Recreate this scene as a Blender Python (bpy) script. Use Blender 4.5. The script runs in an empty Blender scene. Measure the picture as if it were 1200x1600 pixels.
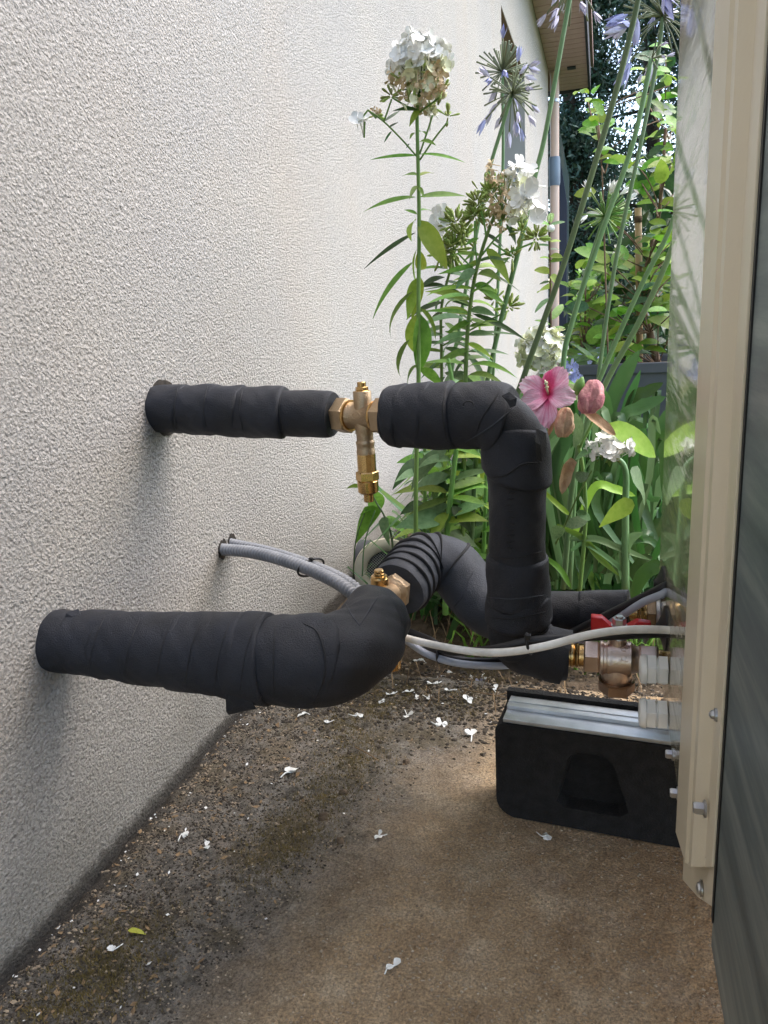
import bpy, math, random
import numpy as np
from mathutils import Vector, Matrix, noise as mnoise
random.seed(7); np.random.seed(7)
PI = math.pi
scn = bpy.context.scene
COL = scn.collection

# ------------------------------------------------------------------ camera
F = 1170.0; H = 0.65
_dy = Vector((340, -328, F)).normalized()
_dz = Vector((-265, -4444, -F)).normalized()
_dz = (_dz - _dy * _dz.dot(_dy)).normalized()
_dx = _dy.cross(_dz)
R = Matrix((_dx, _dy, _dz))                      # world = R @ cam (x right, y down, z forward)
cd = bpy.data.cameras.new('camera'); cam = bpy.data.objects.new('camera', cd); COL.objects.link(cam)
cd.sensor_fit = 'VERTICAL'; cd.sensor_height = 36; cd.lens = F / 1600 * 36
cd.clip_start = 0.02; cd.clip_end = 2000
m = Matrix.Identity(4)
for i in range(3):
    m[i][0] = R[i][0]; m[i][1] = -R[i][1]; m[i][2] = -R[i][2]
m[2][3] = H
cam.matrix_world = m
scn.camera = cam

# ------------------------------------------------------------------ world, sun, exposure
SUN_EL, SUN_AZ = 54, 58                          # azimuth from +y towards +x
w = bpy.data.worlds.new('World'); scn.world = w; w.use_nodes = True
nt = w.node_tree; bg = nt.nodes['Background']
sky = nt.nodes.new('ShaderNodeTexSky'); sky.sky_type = 'NISHITA'; sky.sun_disc = False
sky.sun_elevation = math.radians(SUN_EL); sky.sun_rotation = math.radians(SUN_AZ)
sky.air_density = 1.0; sky.dust_density = 2.5; sky.ozone_density = 1.0
nt.links.new(sky.outputs[0], bg.inputs[0]); bg.inputs[1].default_value = 0.15
sd = bpy.data.lights.new('sun', 'SUN'); sun = bpy.data.objects.new('sun', sd); COL.objects.link(sun)
sd.energy = .9; sd.angle = math.radians(60); sd.color = (1, .94, .87)
el, az = math.radians(SUN_EL), math.radians(SUN_AZ)
sdir = Vector((math.sin(az) * math.cos(el), math.cos(az) * math.cos(el), math.sin(el)))
sun.rotation_euler = (-sdir).to_track_quat('-Z', 'Y').to_euler()
scn.view_settings.view_transform = 'Standard'; scn.view_settings.look = 'None'
scn.view_settings.gamma = 1; scn.view_settings.use_curve_mapping = False
scn.view_settings.exposure = 1.97

# ------------------------------------------------------------------ pixel -> place
def ray(px, py): return R @ Vector((px - 600, py - 800, F))
def P(px, py, Y):
    r = ray(px, py); return r * (Y / r.y) + Vector((0, 0, H))
def PX(px, py, X):
    r = ray(px, py); return r * (X / r.x) + Vector((0, 0, H))
def PZ(px, py, z):
    r = ray(px, py); return r * ((z - H) / r.z) + Vector((0, 0, H))
FW = R @ Vector((0, 0, 1))
def ppm(p): return F / ((Vector(p) - Vector((0, 0, H))).dot(FW))   # photo pixels per metre at p

# ------------------------------------------------------------------ materials
def lin(c):
    return tuple((x / 12.92 if x <= .04045 else ((x + .055) / 1.055) ** 2.4) for x in (v / 255 for v in c))
class NT:
    def __init__(s, name):
        s.m = bpy.data.materials.new(name); s.m.use_nodes = True; s.t = s.m.node_tree
        s.b = s.t.nodes['Principled BSDF']; s.tc = s.t.nodes.new('ShaderNodeTexCoord')
    def n(s, typ, **kw):
        x = s.t.nodes.new(typ)
        for k, v in kw.items(): setattr(x, k, v)
        return x
    def l(s, a, b): s.t.links.new(a, b)
    def vec(s, scale=(1, 1, 1), coord='Object'):
        mp = s.n('ShaderNodeMapping'); mp.inputs['Scale'].default_value = scale
        s.l(s.tc.outputs[coord], mp.inputs[0]); return mp.outputs[0]
    def noise(s, scale, detail=4, rough=.55, vec=None, dist=0):
        x = s.n('ShaderNodeTexNoise'); x.inputs['Scale'].default_value = scale
        x.inputs['Detail'].default_value = detail; x.inputs['Roughness'].default_value = rough
        x.inputs['Distortion'].default_value = dist
        s.l(vec or s.tc.outputs['Object'], x.inputs['Vector']); return x.outputs['Fac']
    def vor(s, scale, feature='F1', vec=None, out='Distance', rnd=1):
        x = s.n('ShaderNodeTexVoronoi'); x.feature = feature; x.inputs['Scale'].default_value = scale
        x.inputs['Randomness'].default_value = rnd
        s.l(vec or s.tc.outputs['Object'], x.inputs['Vector']); return x.outputs[out]
    def ramp(s, fac, stops):
        x = s.n('ShaderNodeValToRGB'); e = x.color_ramp.elements
        while len(e) < len(stops): e.new(.5)
        for q, (p, c) in zip(e, stops):
            q.position = p; q.color = (*c, 1) if len(c) == 3 else c
        s.l(fac, x.inputs[0]); return x.outputs[0]
    def mix(s, fac, a, b, mode='MIX'):
        x = s.n('ShaderNodeMix', data_type='RGBA', blend_type=mode)
        for inp, v in ((x.inputs[0], fac), (x.inputs[6], a), (x.inputs[7], b)):
            if isinstance(v, (int, float)): inp.default_value = v
            elif isinstance(v, tuple): inp.default_value = (*v[:3], 1)
            else: s.l(v, inp)
        return x.outputs[2]
    def math(s, op, a, b=0.0, clamp=False):
        x = s.n('ShaderNodeMath', operation=op); x.use_clamp = clamp
        for inp, v in ((x.inputs[0], a), (x.inputs[1], b)):
            if isinstance(v, (int, float)): inp.default_value = v
            else: s.l(v, inp)
        return x.outputs[0]
    def bump(s, h, dist, strength=1.0, prev=None):
        x = s.n('ShaderNodeBump'); x.inputs['Strength'].default_value = strength; x.inputs['Distance'].default_value = dist
        s.l(h, x.inputs['Height'])
        if prev: s.l(prev, x.inputs['Normal'])
        return x.outputs[0]
    def fin(s, col=None, rough=None, normal=None, **kw):
        for k, v in (('Base Color', col), ('Roughness', rough), ('Normal', normal)):
            if v is None: continue
            if isinstance(v, (int, float)): s.b.inputs[k].default_value = v
            elif isinstance(v, tuple): s.b.inputs[k].default_value = (*v[:3], 1)
            else: s.l(v, s.b.inputs[k])
        for k, v in kw.items():
            s.b.inputs[k.replace('_', ' ')].default_value = v
        return s.m
def simple(name, c, rough=.5, c2=None, sc=20, bump=0, bsc=200, **kw):
    t = NT(name); c = lin(c)
    col = c
    if c2: col = t.ramp(t.noise(sc, 5), [(.35, c), (.68, lin(c2))])
    nrm = t.bump(t.noise(bsc, 4), bump) if bump else None
    return t.fin(col, rough, nrm, **kw)
def leafmat(name, c, c2, rough=.45, trans=.32, yellow=None):
    t = NT(name); ob = t.n('ShaderNodeObjectInfo')
    a = t.ramp(t.noise(9, 3), [(.3, lin(c)), (.7, lin(c2))])
    hsv = t.n('ShaderNodeHueSaturation'); t.l(a, hsv.inputs['Color'])
    v = t.math('ADD', t.math('MULTIPLY', ob.outputs['Random'], .7), .65); t.l(v, hsv.inputs['Value'])
    hu = t.math('ADD', t.math('MULTIPLY', ob.outputs['Random'], .04), .48); t.l(hu, hsv.inputs['Hue'])
    vb = t.noise(140, 2)
    m = t.fin(hsv.outputs[0], rough, t.bump(vb, .0012, .6))
    tr = t.n('ShaderNodeBsdfTranslucent'); t.l(hsv.outputs[0], tr.inputs[0])
    mx = t.n('ShaderNodeMixShader'); mx.inputs[0].default_value = trans
    out = t.t.nodes['Material Output']
    t.l(t.b.outputs[0], mx.inputs[1]); t.l(tr.outputs[0], mx.inputs[2]); t.l(mx.outputs[0], out.inputs[0])
    return m
M = {}
def m_wall():
    t = NT('roughcast')
    g1 = t.noise(190, 6, .7, dist=.5); g2 = t.vor(300, 'SMOOTH_F1'); g3 = t.noise(9, 3)
    base = t.ramp(t.noise(1.7, 4), [(.3, lin((192, 190, 187))), (.7, lin((200, 195, 187)))])
    fine = t.ramp(g1, [(.36, (.30, .29, .28)), (.46, (.86, .86, .86)), (.56, (1.12, 1.12, 1.12))])  # crevices of the grain darkened in the colour, imitating shade
    col = t.mix(.6, base, fine, 'MULTIPLY')
    # dirt splashed near the ground and yellowish stains: a band with its own ragged shape
    sep = t.n('ShaderNodeSeparateXYZ'); t.l(t.tc.outputs['Object'], sep.inputs[0])
    z = t.math('ADD', sep.outputs['Z'], t.math('MULTIPLY', t.math('SUBTRACT', t.noise(6, 5), .5), .22))
    band = t.ramp(z, [(0, (1, 1, 1)), (.05, (.75, .75, .75)), (.13, (0, 0, 0))])
    col = t.mix(t.math('MULTIPLY', band, .35), col, lin((126, 118, 96)))
    z2 = t.math('ADD', sep.outputs['Z'], t.math('MULTIPLY', t.math('SUBTRACT', t.noise(60, 6, .7), .5), .035))
    band2 = t.ramp(z2, [(.0, (1, 1, 1)), (.006, (.8, .8, .8)), (.017, (0, 0, 0))])  # ragged foot band: dirt plus painted shade of the wall gap
    col = t.mix(t.math('MULTIPLY', band2, .85), col, lin((66, 60, 52)))
    st = t.ramp(t.noise(1, 4, .6, vec=t.vec((1, 2.2, .5))), [(.52, (0, 0, 0)), (.72, (1, 1, 1))])
    col = t.mix(t.math('MULTIPLY', st, .1), col, lin((206, 176, 142)))
    h = t.math('ADD', g1, t.math('MULTIPLY', g2, -.6))
    return t.fin(col, .95, t.bump(h, .011, 1))
M['wall'] = m_wall()
M['wallfar'] = simple('painted_render', (206, 196, 184), .9, (196, 186, 174), 2, .001, 60)
def m_ground():
    t = NT('concrete_slab'); geo = t.tc.outputs['Object']
    sep = t.n('ShaderNodeSeparateXYZ'); t.l(geo, sep.inputs[0])
    big = t.noise(3.2, 5, .6); mid = t.noise(13, 8, .72); fin_ = t.noise(340, 5, .8); sp = t.vor(240)
    con = t.ramp(mid, [(.3, lin((156, 130, 98))), (.5, lin((184, 160, 128))), (.72, lin((212, 194, 166)))])
    grey = t.ramp(t.noise(40, 6, .7), [(.35, lin((84, 79, 71))), (.52, lin((126, 120, 110))), (.7, lin((158, 153, 144)))])
    # boundary of the dirty mossy strip along the wall
    e = t.math('ADD', sep.outputs['X'], t.math('MULTIPLY', t.math('SUBTRACT', t.noise(7, 6, .65), .5), .22))
    e = t.math('SUBTRACT', e, t.math('MULTIPLY', t.math('SUBTRACT', sep.outputs['Y'], .8), .32))
    k = t.ramp(t.math('ADD', e, .5), [(.18, (0, 0, 0)), (.31, (1, 1, 1))])
    col = t.mix(k, grey, con)
    # rusty tint by the unit
    rust = t.ramp(t.math('ADD', sep.outputs['X'], t.math('MULTIPLY', big, .2)), [(.06, (0, 0, 0)), (.22, (1, 1, 1))])
    col = t.mix(t.math('MULTIPLY', rust, .4), col, lin((176, 138, 94)))
    # pale limescale patches
    pal = t.ramp(t.noise(9, 6, .7), [(.54, (0, 0, 0)), (.7, (1, 1, 1))])
    col = t.mix(t.math('MULTIPLY', pal, .5), col, lin((176, 160, 144)))
    gr = t.ramp(fin_, [(.36, (.36, .34, .31)), (.5, (.95, .95, .95)), (.64, (1.65, 1.6, 1.5))])
    col = t.mix(.85, col, gr, 'MULTIPLY')
    spk = t.ramp(sp, [(.08, (1, 1, 1)), (.15, (0, 0, 0))])
    col = t.mix(t.math('MULTIPLY', spk, .5), col, lin((186, 172, 152)))
    mo = t.ramp(t.math('MULTIPLY', t.noise(11, 6, .7), t.math('SUBTRACT', 1.0, k)), [(.50, (0, 0, 0)), (.6, (1, 1, 1))])
    col = t.mix(t.math('MULTIPLY', mo, .45), col, lin((96, 80, 40)))
    wl_ = t.ramp(t.math('ADD', t.math('SUBTRACT', sep.outputs['X'], -.599), t.math('MULTIPLY', t.math('SUBTRACT', t.noise(60, 6, .7), .5), .05)), [(.008, (1, 1, 1)), (.035, (0, 0, 0))])  # ground darkened along the wall: dirt and painted shade of the gap
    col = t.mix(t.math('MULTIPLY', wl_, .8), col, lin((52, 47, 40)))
    hh = t.math('ADD', t.math('MULTIPLY', fin_, 1.0), t.math('MULTIPLY', mid, 2.0))
    return t.fin(col, .95, t.bump(hh, .005, 1))
M['slab'] = m_ground()
M['soil'] = simple('soil', (74, 62, 48), 1, (112, 96, 78), 30, .01, 90)
M['lawn'] = simple('lawn', (70, 88, 42), 1, (96, 104, 60), 3, .02, 30)
def m_foam(name, a, b, bumpd=.0008):
    t = NT(name)
    n1 = t.noise(25, 4, .6); n2 = t.noise(700, 3, .7)
    col = t.ramp(n1, [(.3, lin(a)), (.7, lin(b))])
    spk = t.ramp(t.noise(300, 3, .6), [(.66, (0, 0, 0)), (.78, (1, 1, 1))])
    col = t.mix(t.math('MULTIPLY', spk, .22), col, lin((110, 112, 118)))
    nn = t.bump(n1, .003, .5); nn = t.bump(n2, bumpd * 1.6, 1, nn)
    rg = t.ramp(t.noise(12, 3), [(.3, (.5, .5, .5)), (.7, (.72, .72, .72))])
    return t.fin(col, rg, nn)
M['foam'] = m_foam('black_foam', (20, 22, 28), (32, 35, 43))
M['foamgrey'] = m_foam('grey_foam', (46, 50, 58), (64, 68, 77))
M['tape'] = m_foam('foam_tape', (19, 22, 29), (33, 37, 47))
M['tape_and_shade'] = simple('dark_tape_and_shade', (20, 21, 24), .7, (30, 31, 34), 60, .0006, 400)  # serves dark tape parts and the shading lines painted along tape edges
M['rubber'] = simple('granulated_rubber', (12, 12, 13), .85, (30, 30, 32), 80, .0025, 420)
M['rubberdark'] = simple('rubber_recess', (24, 24, 25), .9, (34, 34, 34), 80, .002, 420)
def metal(name, c, c2, rough, sc=30, bump=.0003, **kw):
    return simple(name, c, rough, c2, sc, bump, 500, Metallic=1.0, **kw)
M['castbrass'] = metal('cast_brass', (168, 146, 120), (184, 162, 132), .42, 40, .0008)
M['brass'] = metal('polished_brass', (206, 172, 116), (190, 152, 98), .2)
M['nickel'] = metal('nickelled_brass', (222, 206, 192), (196, 174, 156), .34)
M['bronze'] = metal('bronze_nut', (172, 144, 122), (150, 124, 104), .4)
M['steel'] = metal('zinc_steel', (196, 198, 202), (170, 172, 176), .3, 60)
M['alu'] = metal('aluminium_rail', (226, 230, 234), (196, 200, 204), .42, 25)
M['red'] = simple('red_paint', (196, 26, 34), .35, (176, 20, 30), 30)
M['beige'] = simple('beige_sheet', (216, 206, 184), .35, (210, 200, 176), 5, .0002, 300)
def m_panel():
    t = NT('glossy_beige_panel')
    wv = t.noise(1, 3, .5, vec=t.vec((1, 5, 34)))
    return t.fin(t.ramp(t.noise(5, 4), [(.3, lin((150, 146, 126))), (.7, lin((164, 158, 138)))]), .17,
                 t.bump(wv, .016, .6), IOR=1.5, Coat_Weight=.6, Coat_Roughness=.04)
M['panel'] = m_panel()
def m_coil():
    t = NT('coil_fins')
    wv = t.n('ShaderNodeTexWave'); wv.bands_direction = 'Y'; wv.inputs['Scale'].default_value = 160; wv.inputs['Distortion'].default_value = 1.2
    wv.inputs['Detail'].default_value = 2
    t.l(t.tc.outputs['Object'], wv.inputs[0])
    mp = t.n('ShaderNodeMapping'); mp.inputs['Rotation'].default_value = (math.radians(28), 0, 0); mp.inputs['Scale'].default_value = (1, 3, 40)
    t.l(t.tc.outputs['Object'], mp.inputs[0])
    st = t.noise(1.2, 5, .65, vec=mp.outputs[0])
    col = t.ramp(st, [(.3, lin((92, 104, 108))), (.5, lin((120, 132, 134))), (.72, lin((164, 172, 170)))])  # diagonal sheen streaks painted into the fin colour
    return t.fin(col, .36, t.bump(wv.outputs[1], .001, .6), Metallic=.55)
M['coil'] = m_coil()
M['blackgap'] = simple('plain_black', (14, 14, 15), .6)
M['blackrubber'] = simple('black_rubber', (24, 24, 26), .5, (34, 34, 36), 50)
M['translucent'] = simple('frosted_plastic', (244, 245, 240), .3, (248, 249, 244), 20, .0002, 200, Subsurface_Weight=.3, Subsurface_Radius=(.01, .01, .01), Subsurface_Scale=.5)
M['whitecable'] = simple('white_cable', (250, 249, 244), .4, (212, 208, 198), 30)
M['greycable'] = simple('grey_cable', (168, 174, 186), .5, (156, 162, 176), 30)
M['conduit'] = simple('grey_conduit', (134, 136, 140), .55, (116, 119, 124), 30)
M['tie'] = simple('black_nylon', (18, 18, 20), .4)
M['cream'] = simple('cream_plastic', (206, 198, 176), .45, (192, 184, 160), 20)
M['mesh'] = simple('grey_wire', (190, 188, 180), .5)
M['soffit'] = simple('soffit_board', (186, 156, 150), .6, (172, 144, 138), 6)
M['fascia'] = simple('dark_fascia', (46, 46, 54), .5)
M['downpipe'] = simple('salmon_plastic', (206, 182, 168), .4, (196, 170, 154), 4)
M['collar'] = simple('grey_blue_plastic', (110, 128, 146), .4, (96, 112, 130), 6)
M['navy'] = simple('navy_paint', (36, 46, 66), .4)
M['glass'] = simple('window_glass', (110, 130, 126), .06, None, Transmission_Weight=.4)
M['reveal'] = simple('reveal_render', (172, 168, 164), .9, (160, 156, 152), 4)
M['lintel'] = simple('brown_lintel', (120, 92, 70), .8)
M['pot'] = simple('grey_planter', (76, 77, 80), .5, (64, 65, 69), 8)
M['bark'] = simple('bark', (84, 66, 50), .95, (120, 98, 76), 30, .006, 60)
M['darkbark'] = simple('dark_bark', (50, 42, 34), .95, (72, 60, 48), 20, .01, 20)
M['cane'] = simple('bamboo', (186, 160, 120), .6, (160, 132, 94), 20)
M['leafL'] = leafmat('phlox_leaf', (92, 132, 46), (118, 156, 62))
M['leafY'] = leafmat('young_leaf', (136, 170, 56), (160, 186, 78), trans=.35)
M['leafB'] = leafmat('bluish_leaf', (88, 124, 76), (118, 150, 100))
M['leafS'] = leafmat('strap_leaf', (52, 88, 46), (78, 116, 62), .38)
M['leafD'] = leafmat('dark_leaf', (44, 78, 34), (66, 100, 44), .4)
M['shrub'] = leafmat('shrub_leaf', (92, 142, 42), (124, 168, 56), .35, .35)
M['shrubD'] = leafmat('shrub_leaf_dark', (40, 78, 42), (64, 104, 60), .3, .2)
M['stalk'] = leafmat('green_stalk', (96, 134, 62), (120, 154, 80), .5, .1)
M['stalkD'] = leafmat('agapanthus_stalk', (88, 118, 76), (108, 136, 92), .45, .1)
M['conifer'] = leafmat('evergreen_needles', (38, 62, 48), (58, 84, 58), .6, .2)
M['conifer2'] = leafmat('evergreen_bluish', (46, 72, 62), (66, 94, 76), .6, .2)
M['petal'] = simple('white_petal', (240, 240, 236), .6, (228, 230, 224), 60, 0)
M['cream_petal'] = simple('cream_petal', (226, 226, 198), .6, (208, 214, 168), 60)
M['dried'] = simple('dried_petal', (214, 196, 162), .8, (176, 150, 114), 90)
M['bud'] = leafmat('green_bud', (150, 172, 84), (176, 192, 112), .5, .3)
M['blue'] = simple('blue_petal', (182, 186, 226), .5, (158, 164, 212), 60)
M['fadedblue'] = simple('faded_blue_petal', (212, 208, 224), .6, (182, 180, 208), 60)
M['pedicel'] = simple('pedicel', (120, 130, 92), .6, (104, 112, 96), 40)
def m_hib():
    t = NT('pink_petal')
    sep = t.n('ShaderNodeSeparateXYZ'); t.l(t.tc.outputs['Object'], sep.inputs[0])
    v = t.vec((1, 1, 0))
    ln = t.n('ShaderNodeVectorMath', operation='LENGTH'); t.l(v, ln.inputs[0])
    d = t.math('MULTIPLY', ln.outputs[1], 18)
    col = t.ramp(d, [(.03, lin((190, 20, 76))), (.12, lin((216, 74, 132))), (.22, lin((242, 182, 208))), (.6, lin((250, 224, 234)))])
    sc_ = t.n('ShaderNodeSeparateXYZ'); t.l(t.tc.outputs['Object'], sc_.inputs[0])
    an = t.math('ARCTAN2', sc_.outputs['Z'], sc_.outputs['X']); cmb = t.n('ShaderNodeCombineXYZ'); t.l(t.math('MULTIPLY', an, 14), cmb.inputs[0]); t.l(t.math('MULTIPLY', ln.outputs[1], 30), cmb.inputs[1])
    vn_ = t.ramp(t.noise(1.2, 2, .5, vec=cmb.outputs[0]), [(.42, lin((232, 156, 190))), (.56, (1, 1, 1))])
    col = t.mix(.55, col, vn_, 'MULTIPLY')
    return t.fin(col, .6, t.bump(t.noise(160, 3), .001))
M['hib'] = m_hib()
M['wilt'] = simple('wilted_pink', (206, 150, 148), .7, (176, 104, 118), 70, .003, 120)
M['wiltb'] = simple('wilted_tan', (206, 178, 146), .8, (178, 140, 108), 70, .003, 120)
M['straw'] = simple('straw', (150, 126, 94), .9, (110, 88, 62), 60)
M['pebble'] = simple('pebble', (172, 156, 132), .9, (122, 106, 86), 40)
M['moss'] = simple('moss', (86, 76, 42), 1, (116, 100, 56), 30)
M['litter'] = simple('leaf_litter', (76, 68, 58), 1, (50, 45, 38), 60)

# ------------------------------------------------------------------ object helpers
def mk(name, verts, faces, mat, parent=None, smooth=True):
    me = bpy.data.meshes.new(name)
    if isinstance(verts, np.ndarray): verts = verts.tolist()
    me.from_pydata(verts, [], faces if isinstance(faces, list) else faces.tolist()); me.update()
    if smooth: me.polygons.foreach_set('use_smooth', [True] * len(me.polygons))
    me.materials.append(M[mat] if isinstance(mat, str) else mat)
    return ob(name, me, parent)
def ob(name, me, parent=None):
    o = bpy.data.objects.new(name, me); COL.objects.link(o)
    if parent: o.parent = parent
    return o
def thing(name, label, cat, loc=(0, 0, 0), group=None):
    o = bpy.data.objects.new(name, None); COL.objects.link(o); o.location = loc; o.empty_display_size = .02
    return tag(o, label, cat, group)
def tag(o, label=None, cat=None, group=None, kind=None):
    if label: o['label'] = label
    if cat: o['category'] = cat
    if group: o['group'] = group
    if kind: o['kind'] = kind
    return o
def off(o):                       # world-space meshes under a thing whose Empty stands at its base
    return Matrix.Translation(-Vector(o.location))
class MB:
    def __init__(s): s.v = []; s.f = []
    def add(s, v, f):
        n = len(s.v); s.v += [tuple(x) for x in v]; s.f += [tuple(i + n for i in q) for q in f]; return s
    def box(s, lo, hi, M4=None):
        x0, y0, z0 = lo; x1, y1, z1 = hi
        v = [Vector(p) for p in ((x0, y0, z0), (x1, y0, z0), (x1, y1, z0), (x0, y1, z0), (x0, y0, z1), (x1, y0, z1), (x1, y1, z1), (x0, y1, z1))]
        if M4: v = [M4 @ p for p in v]
        return s.add(v, [(0, 3, 2, 1), (4, 5, 6, 7), (0, 1, 5, 4), (1, 2, 6, 5), (2, 3, 7, 6), (3, 0, 4, 7)])
    def lathe(s, prof, c, axis, n=32, hexa=False, phase=0):
        """prof: list of (t, r) along axis from point c"""
        a = Vector(axis).normalized(); u = a.orthogonal().normalized()
        if abs(a.z) < .9: u = (Vector((0, 0, 1)) - a * a.z).normalized()
        w_ = a.cross(u); v = []; k = 6 if hexa else n
        for t_, r in prof:
            for i in range(k):
                th = 2 * PI * (i + phase) / k
                v.append(Vector(c) + a * t_ + (u * math.cos(th) + w_ * math.sin(th)) * r)
        f = []
        for j in range(len(prof) - 1):
            for i in range(k):
                f.append((j * k + i, j * k + (i + 1) % k, (j + 1) * k + (i + 1) % k, (j + 1) * k + i))
        f.append(tuple(reversed(range(k)))); f.append(tuple((len(prof) - 1) * k + i for i in range(k)))
        return s.add(v, f)
    def tube(s, pts, r, n=8, taper=None):
        pts = [Vector(p) for p in pts]; m_ = len(pts)
        v = []; u = None
        for i, p in enumerate(pts):
            t_ = (pts[min(i + 1, m_ - 1)] - pts[max(i - 1, 0)]).normalized()
            if u is None: u = t_.orthogonal().normalized()
            u = (u - t_ * u.dot(t_)).normalized(); w_ = t_.cross(u)
            rr = r[i] if isinstance(r, (list, tuple)) else (r if taper is None else r + (taper - r) * i / (m_ - 1))
            for k in range(n):
                th = 2 * PI * k / n; v.append(p + (u * math.cos(th) + w_ * math.sin(th)) * rr)
        f = []
        for j in range(m_ - 1):
            for i in range(n): f.append((j * n + i, j * n + (i + 1) % n, (j + 1) * n + (i + 1) % n, (j + 1) * n + i))
        f.append(tuple(reversed(range(n)))); f.append(tuple((m_ - 1) * n + i for i in range(n)))
        return s.add(v, f)
    def obj(s, name, mat, parent=None, smooth=True, bevel=0, auto=None):
        v = s.v
        if parent is not None:
            L = parent; o_ = Vector((0, 0, 0))
            while L: o_ += Vector(L.location); L = L.parent
            v = [tuple(Vector(p) - o_) for p in v]
        o = mk(name, v, s.f, mat, parent, smooth)
        if bevel:
            b = o.modifiers.new('bevel', 'BEVEL'); b.width = bevel; b.segments = 2; b.limit_method = 'ANGLE'; b.angle_limit = .6
        if auto is not None and smooth: sharp(o.data, auto)
        return o
def sharp(me, ang):
    me.set_sharp_from_angle(angle=math.radians(ang))
def catmull(pts, n=8):
    pts = [Vector(p) for p in pts]
    if len(pts) == 2: return [pts[0].lerp(pts[1], i / n) for i in range(n + 1)]
    q = [pts[0] * 2 - pts[1]] + pts + [pts[-1] * 2 - pts[-2]]; out = []
    for i in range(1, len(q) - 2):
        for k in range(n):
            t = k / n; a, b, c, d = q[i - 1:i + 3]
            out.append(.5 * ((2 * b) + (c - a) * t + (2 * a - 5 * b + 4 * c - d) * t * t + (3 * b - a - 3 * c + d) * t ** 3))
    out.append(pts[-1]); return out

# ------------------------------------------------------------------ swept pipes
class Path:
    def __init__(s, pts, rad=.05, step=.002):
        pts = [Vector(p) for p in pts]; q = [pts[0]]
        for i in range(1, len(pts) - 1):
            a = (pts[i - 1] - pts[i]); b = (pts[i + 1] - pts[i]); la, lb = a.length, b.length
            a.normalize(); b.normalize(); ang = a.angle(b); rr = rad[i - 1] if isinstance(rad, (list, tuple)) else rad
            d = min(rr / math.tan(ang / 2), la * .49 if i > 1 else la * .95, lb * .49 if i < len(pts) - 2 else lb * .95)
            rr = d * math.tan(ang / 2); cen = pts[i] + (a + b).normalized() * (rr / math.sin(ang / 2))
            p0 = pts[i] + a * d; p1 = pts[i] + b * d
            v0 = (p0 - cen); v1 = (p1 - cen); tot = v0.angle(v1); ax = v0.cross(v1).normalized()
            for k in range(13): q.append(cen + Matrix.Rotation(tot * k / 12, 3, ax) @ v0)
        q.append(pts[-1])
        q = np.array([tuple(p) for p in q]); d = np.r_[0, np.cumsum(np.linalg.norm(np.diff(q, axis=0), axis=1))]
        s.L = d[-1]; n = max(4, int(s.L / step)); ss = np.linspace(0, s.L, n)
        s.s = ss; s.C = np.stack([np.interp(ss, d, q[:, i]) for i in range(3)], 1)
        T = np.gradient(s.C, axis=0); T /= np.linalg.norm(T, axis=1)[:, None]; s.T = T
        u = np.array(Vector(T[0]).orthogonal()) if abs(T[0][2]) > .9 else np.array([0, 0, 1.]) - T[0] * T[0][2]
        N = np.zeros_like(T)
        for i in range(n):
            u = u - T[i] * (u @ T[i]); u /= np.linalg.norm(u); N[i] = u
        s.N = N; s.B = np.cross(T, N)
    def at(s, arr, x): return np.stack([np.interp(x, s.s, arr[:, i]) for i in range(3)], -1)
    def ends(s, x):
        e = np.clip(x, 0, s.L); return e, x - e
    def near(s, p):
        return float(s.s[np.argmin(np.linalg.norm(s.C - np.array(tuple(p)), axis=1))])
_seed = [0]
def sweep(path, s0, s1, rf, nth=72, ds=.003, tilt0=(0, 0), tilt1=(0, 0), wr=.0006, cap=True, thick=None, wfreq=45):
    """skin round path from s0 to s1; rf(u, theta)->radius, u in 0..1; ends tilted by (amount, phase)"""
    _seed[0] += 1; rs = np.random.RandomState(_seed[0]); ph = rs.rand(8) * 6.28
    n = max(3, int((s1 - s0) / ds) + 1); u = np.linspace(0, 1, n)[:, None]; th = np.linspace(0, 2 * PI, nth, endpoint=False)[None, :]
    a = s0 + tilt0[0] * np.cos(th - tilt0[1]); b = s1 + tilt1[0] * np.cos(th - tilt1[1])
    S = a + (b - a) * u; TH = th + 0 * u
    Rr = rf(u + 0 * th, TH)
    w = (np.sin(2 * TH + ph[0] + S * wfreq) + np.sin(3 * TH + ph[1] - S * wfreq * 1.7) + .6 * np.sin(5 * TH + ph[2] + S * wfreq * 2.9)
         + .4 * np.sin(9 * TH + ph[3] - S * wfreq * 4.1 + 2 * np.sin(S * 60 + ph[4])))
    Rr = Rr + wr * w
    e, ex = path.ends(S)
    C = path.at(path.C, e) + path.at(path.T, e) * ex[..., None]; N = path.at(path.N, e); B = path.at(path.B, e)
    V = C + Rr[..., None] * (np.cos(TH)[..., None] * N + np.sin(TH)[..., None] * B)
    V = V.reshape(-1, 3); idx = np.arange(n * nth).reshape(n, nth)
    q = np.stack([idx[:-1], np.roll(idx[:-1], -1, 1), np.roll(idx[1:], -1, 1), idx[1:]], -1).reshape(-1, 4).tolist()
    V = V.tolist()
    if cap:
        for row, fl in ((0, 1), (n - 1, 0)):
            c = np.array([V[i] for i in idx[row]]).mean(0); V.append(c.tolist()); k = len(V) - 1
            for i in range(nth):
                j = (i + 1) % nth
                q.append([int(idx[row][j]), int(idx[row][i]), k] if fl else [int(idx[row][i]), int(idx[row][j]), k])
    mb = MB(); mb.v = [tuple(p) for p in V]; mb.f = [tuple(x) for x in q]; return mb
def const(r): return lambda u, t: r + 0 * u
def lipr(r0, r1, lip=.0020):
    """a band of tape: rises from r0 to r1 with rolled edges"""
    return lambda u, t: r0 + (r1 - r0) * u + lip * (1 - np.exp(-np.minimum(u, 1 - u) * 30))
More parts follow.
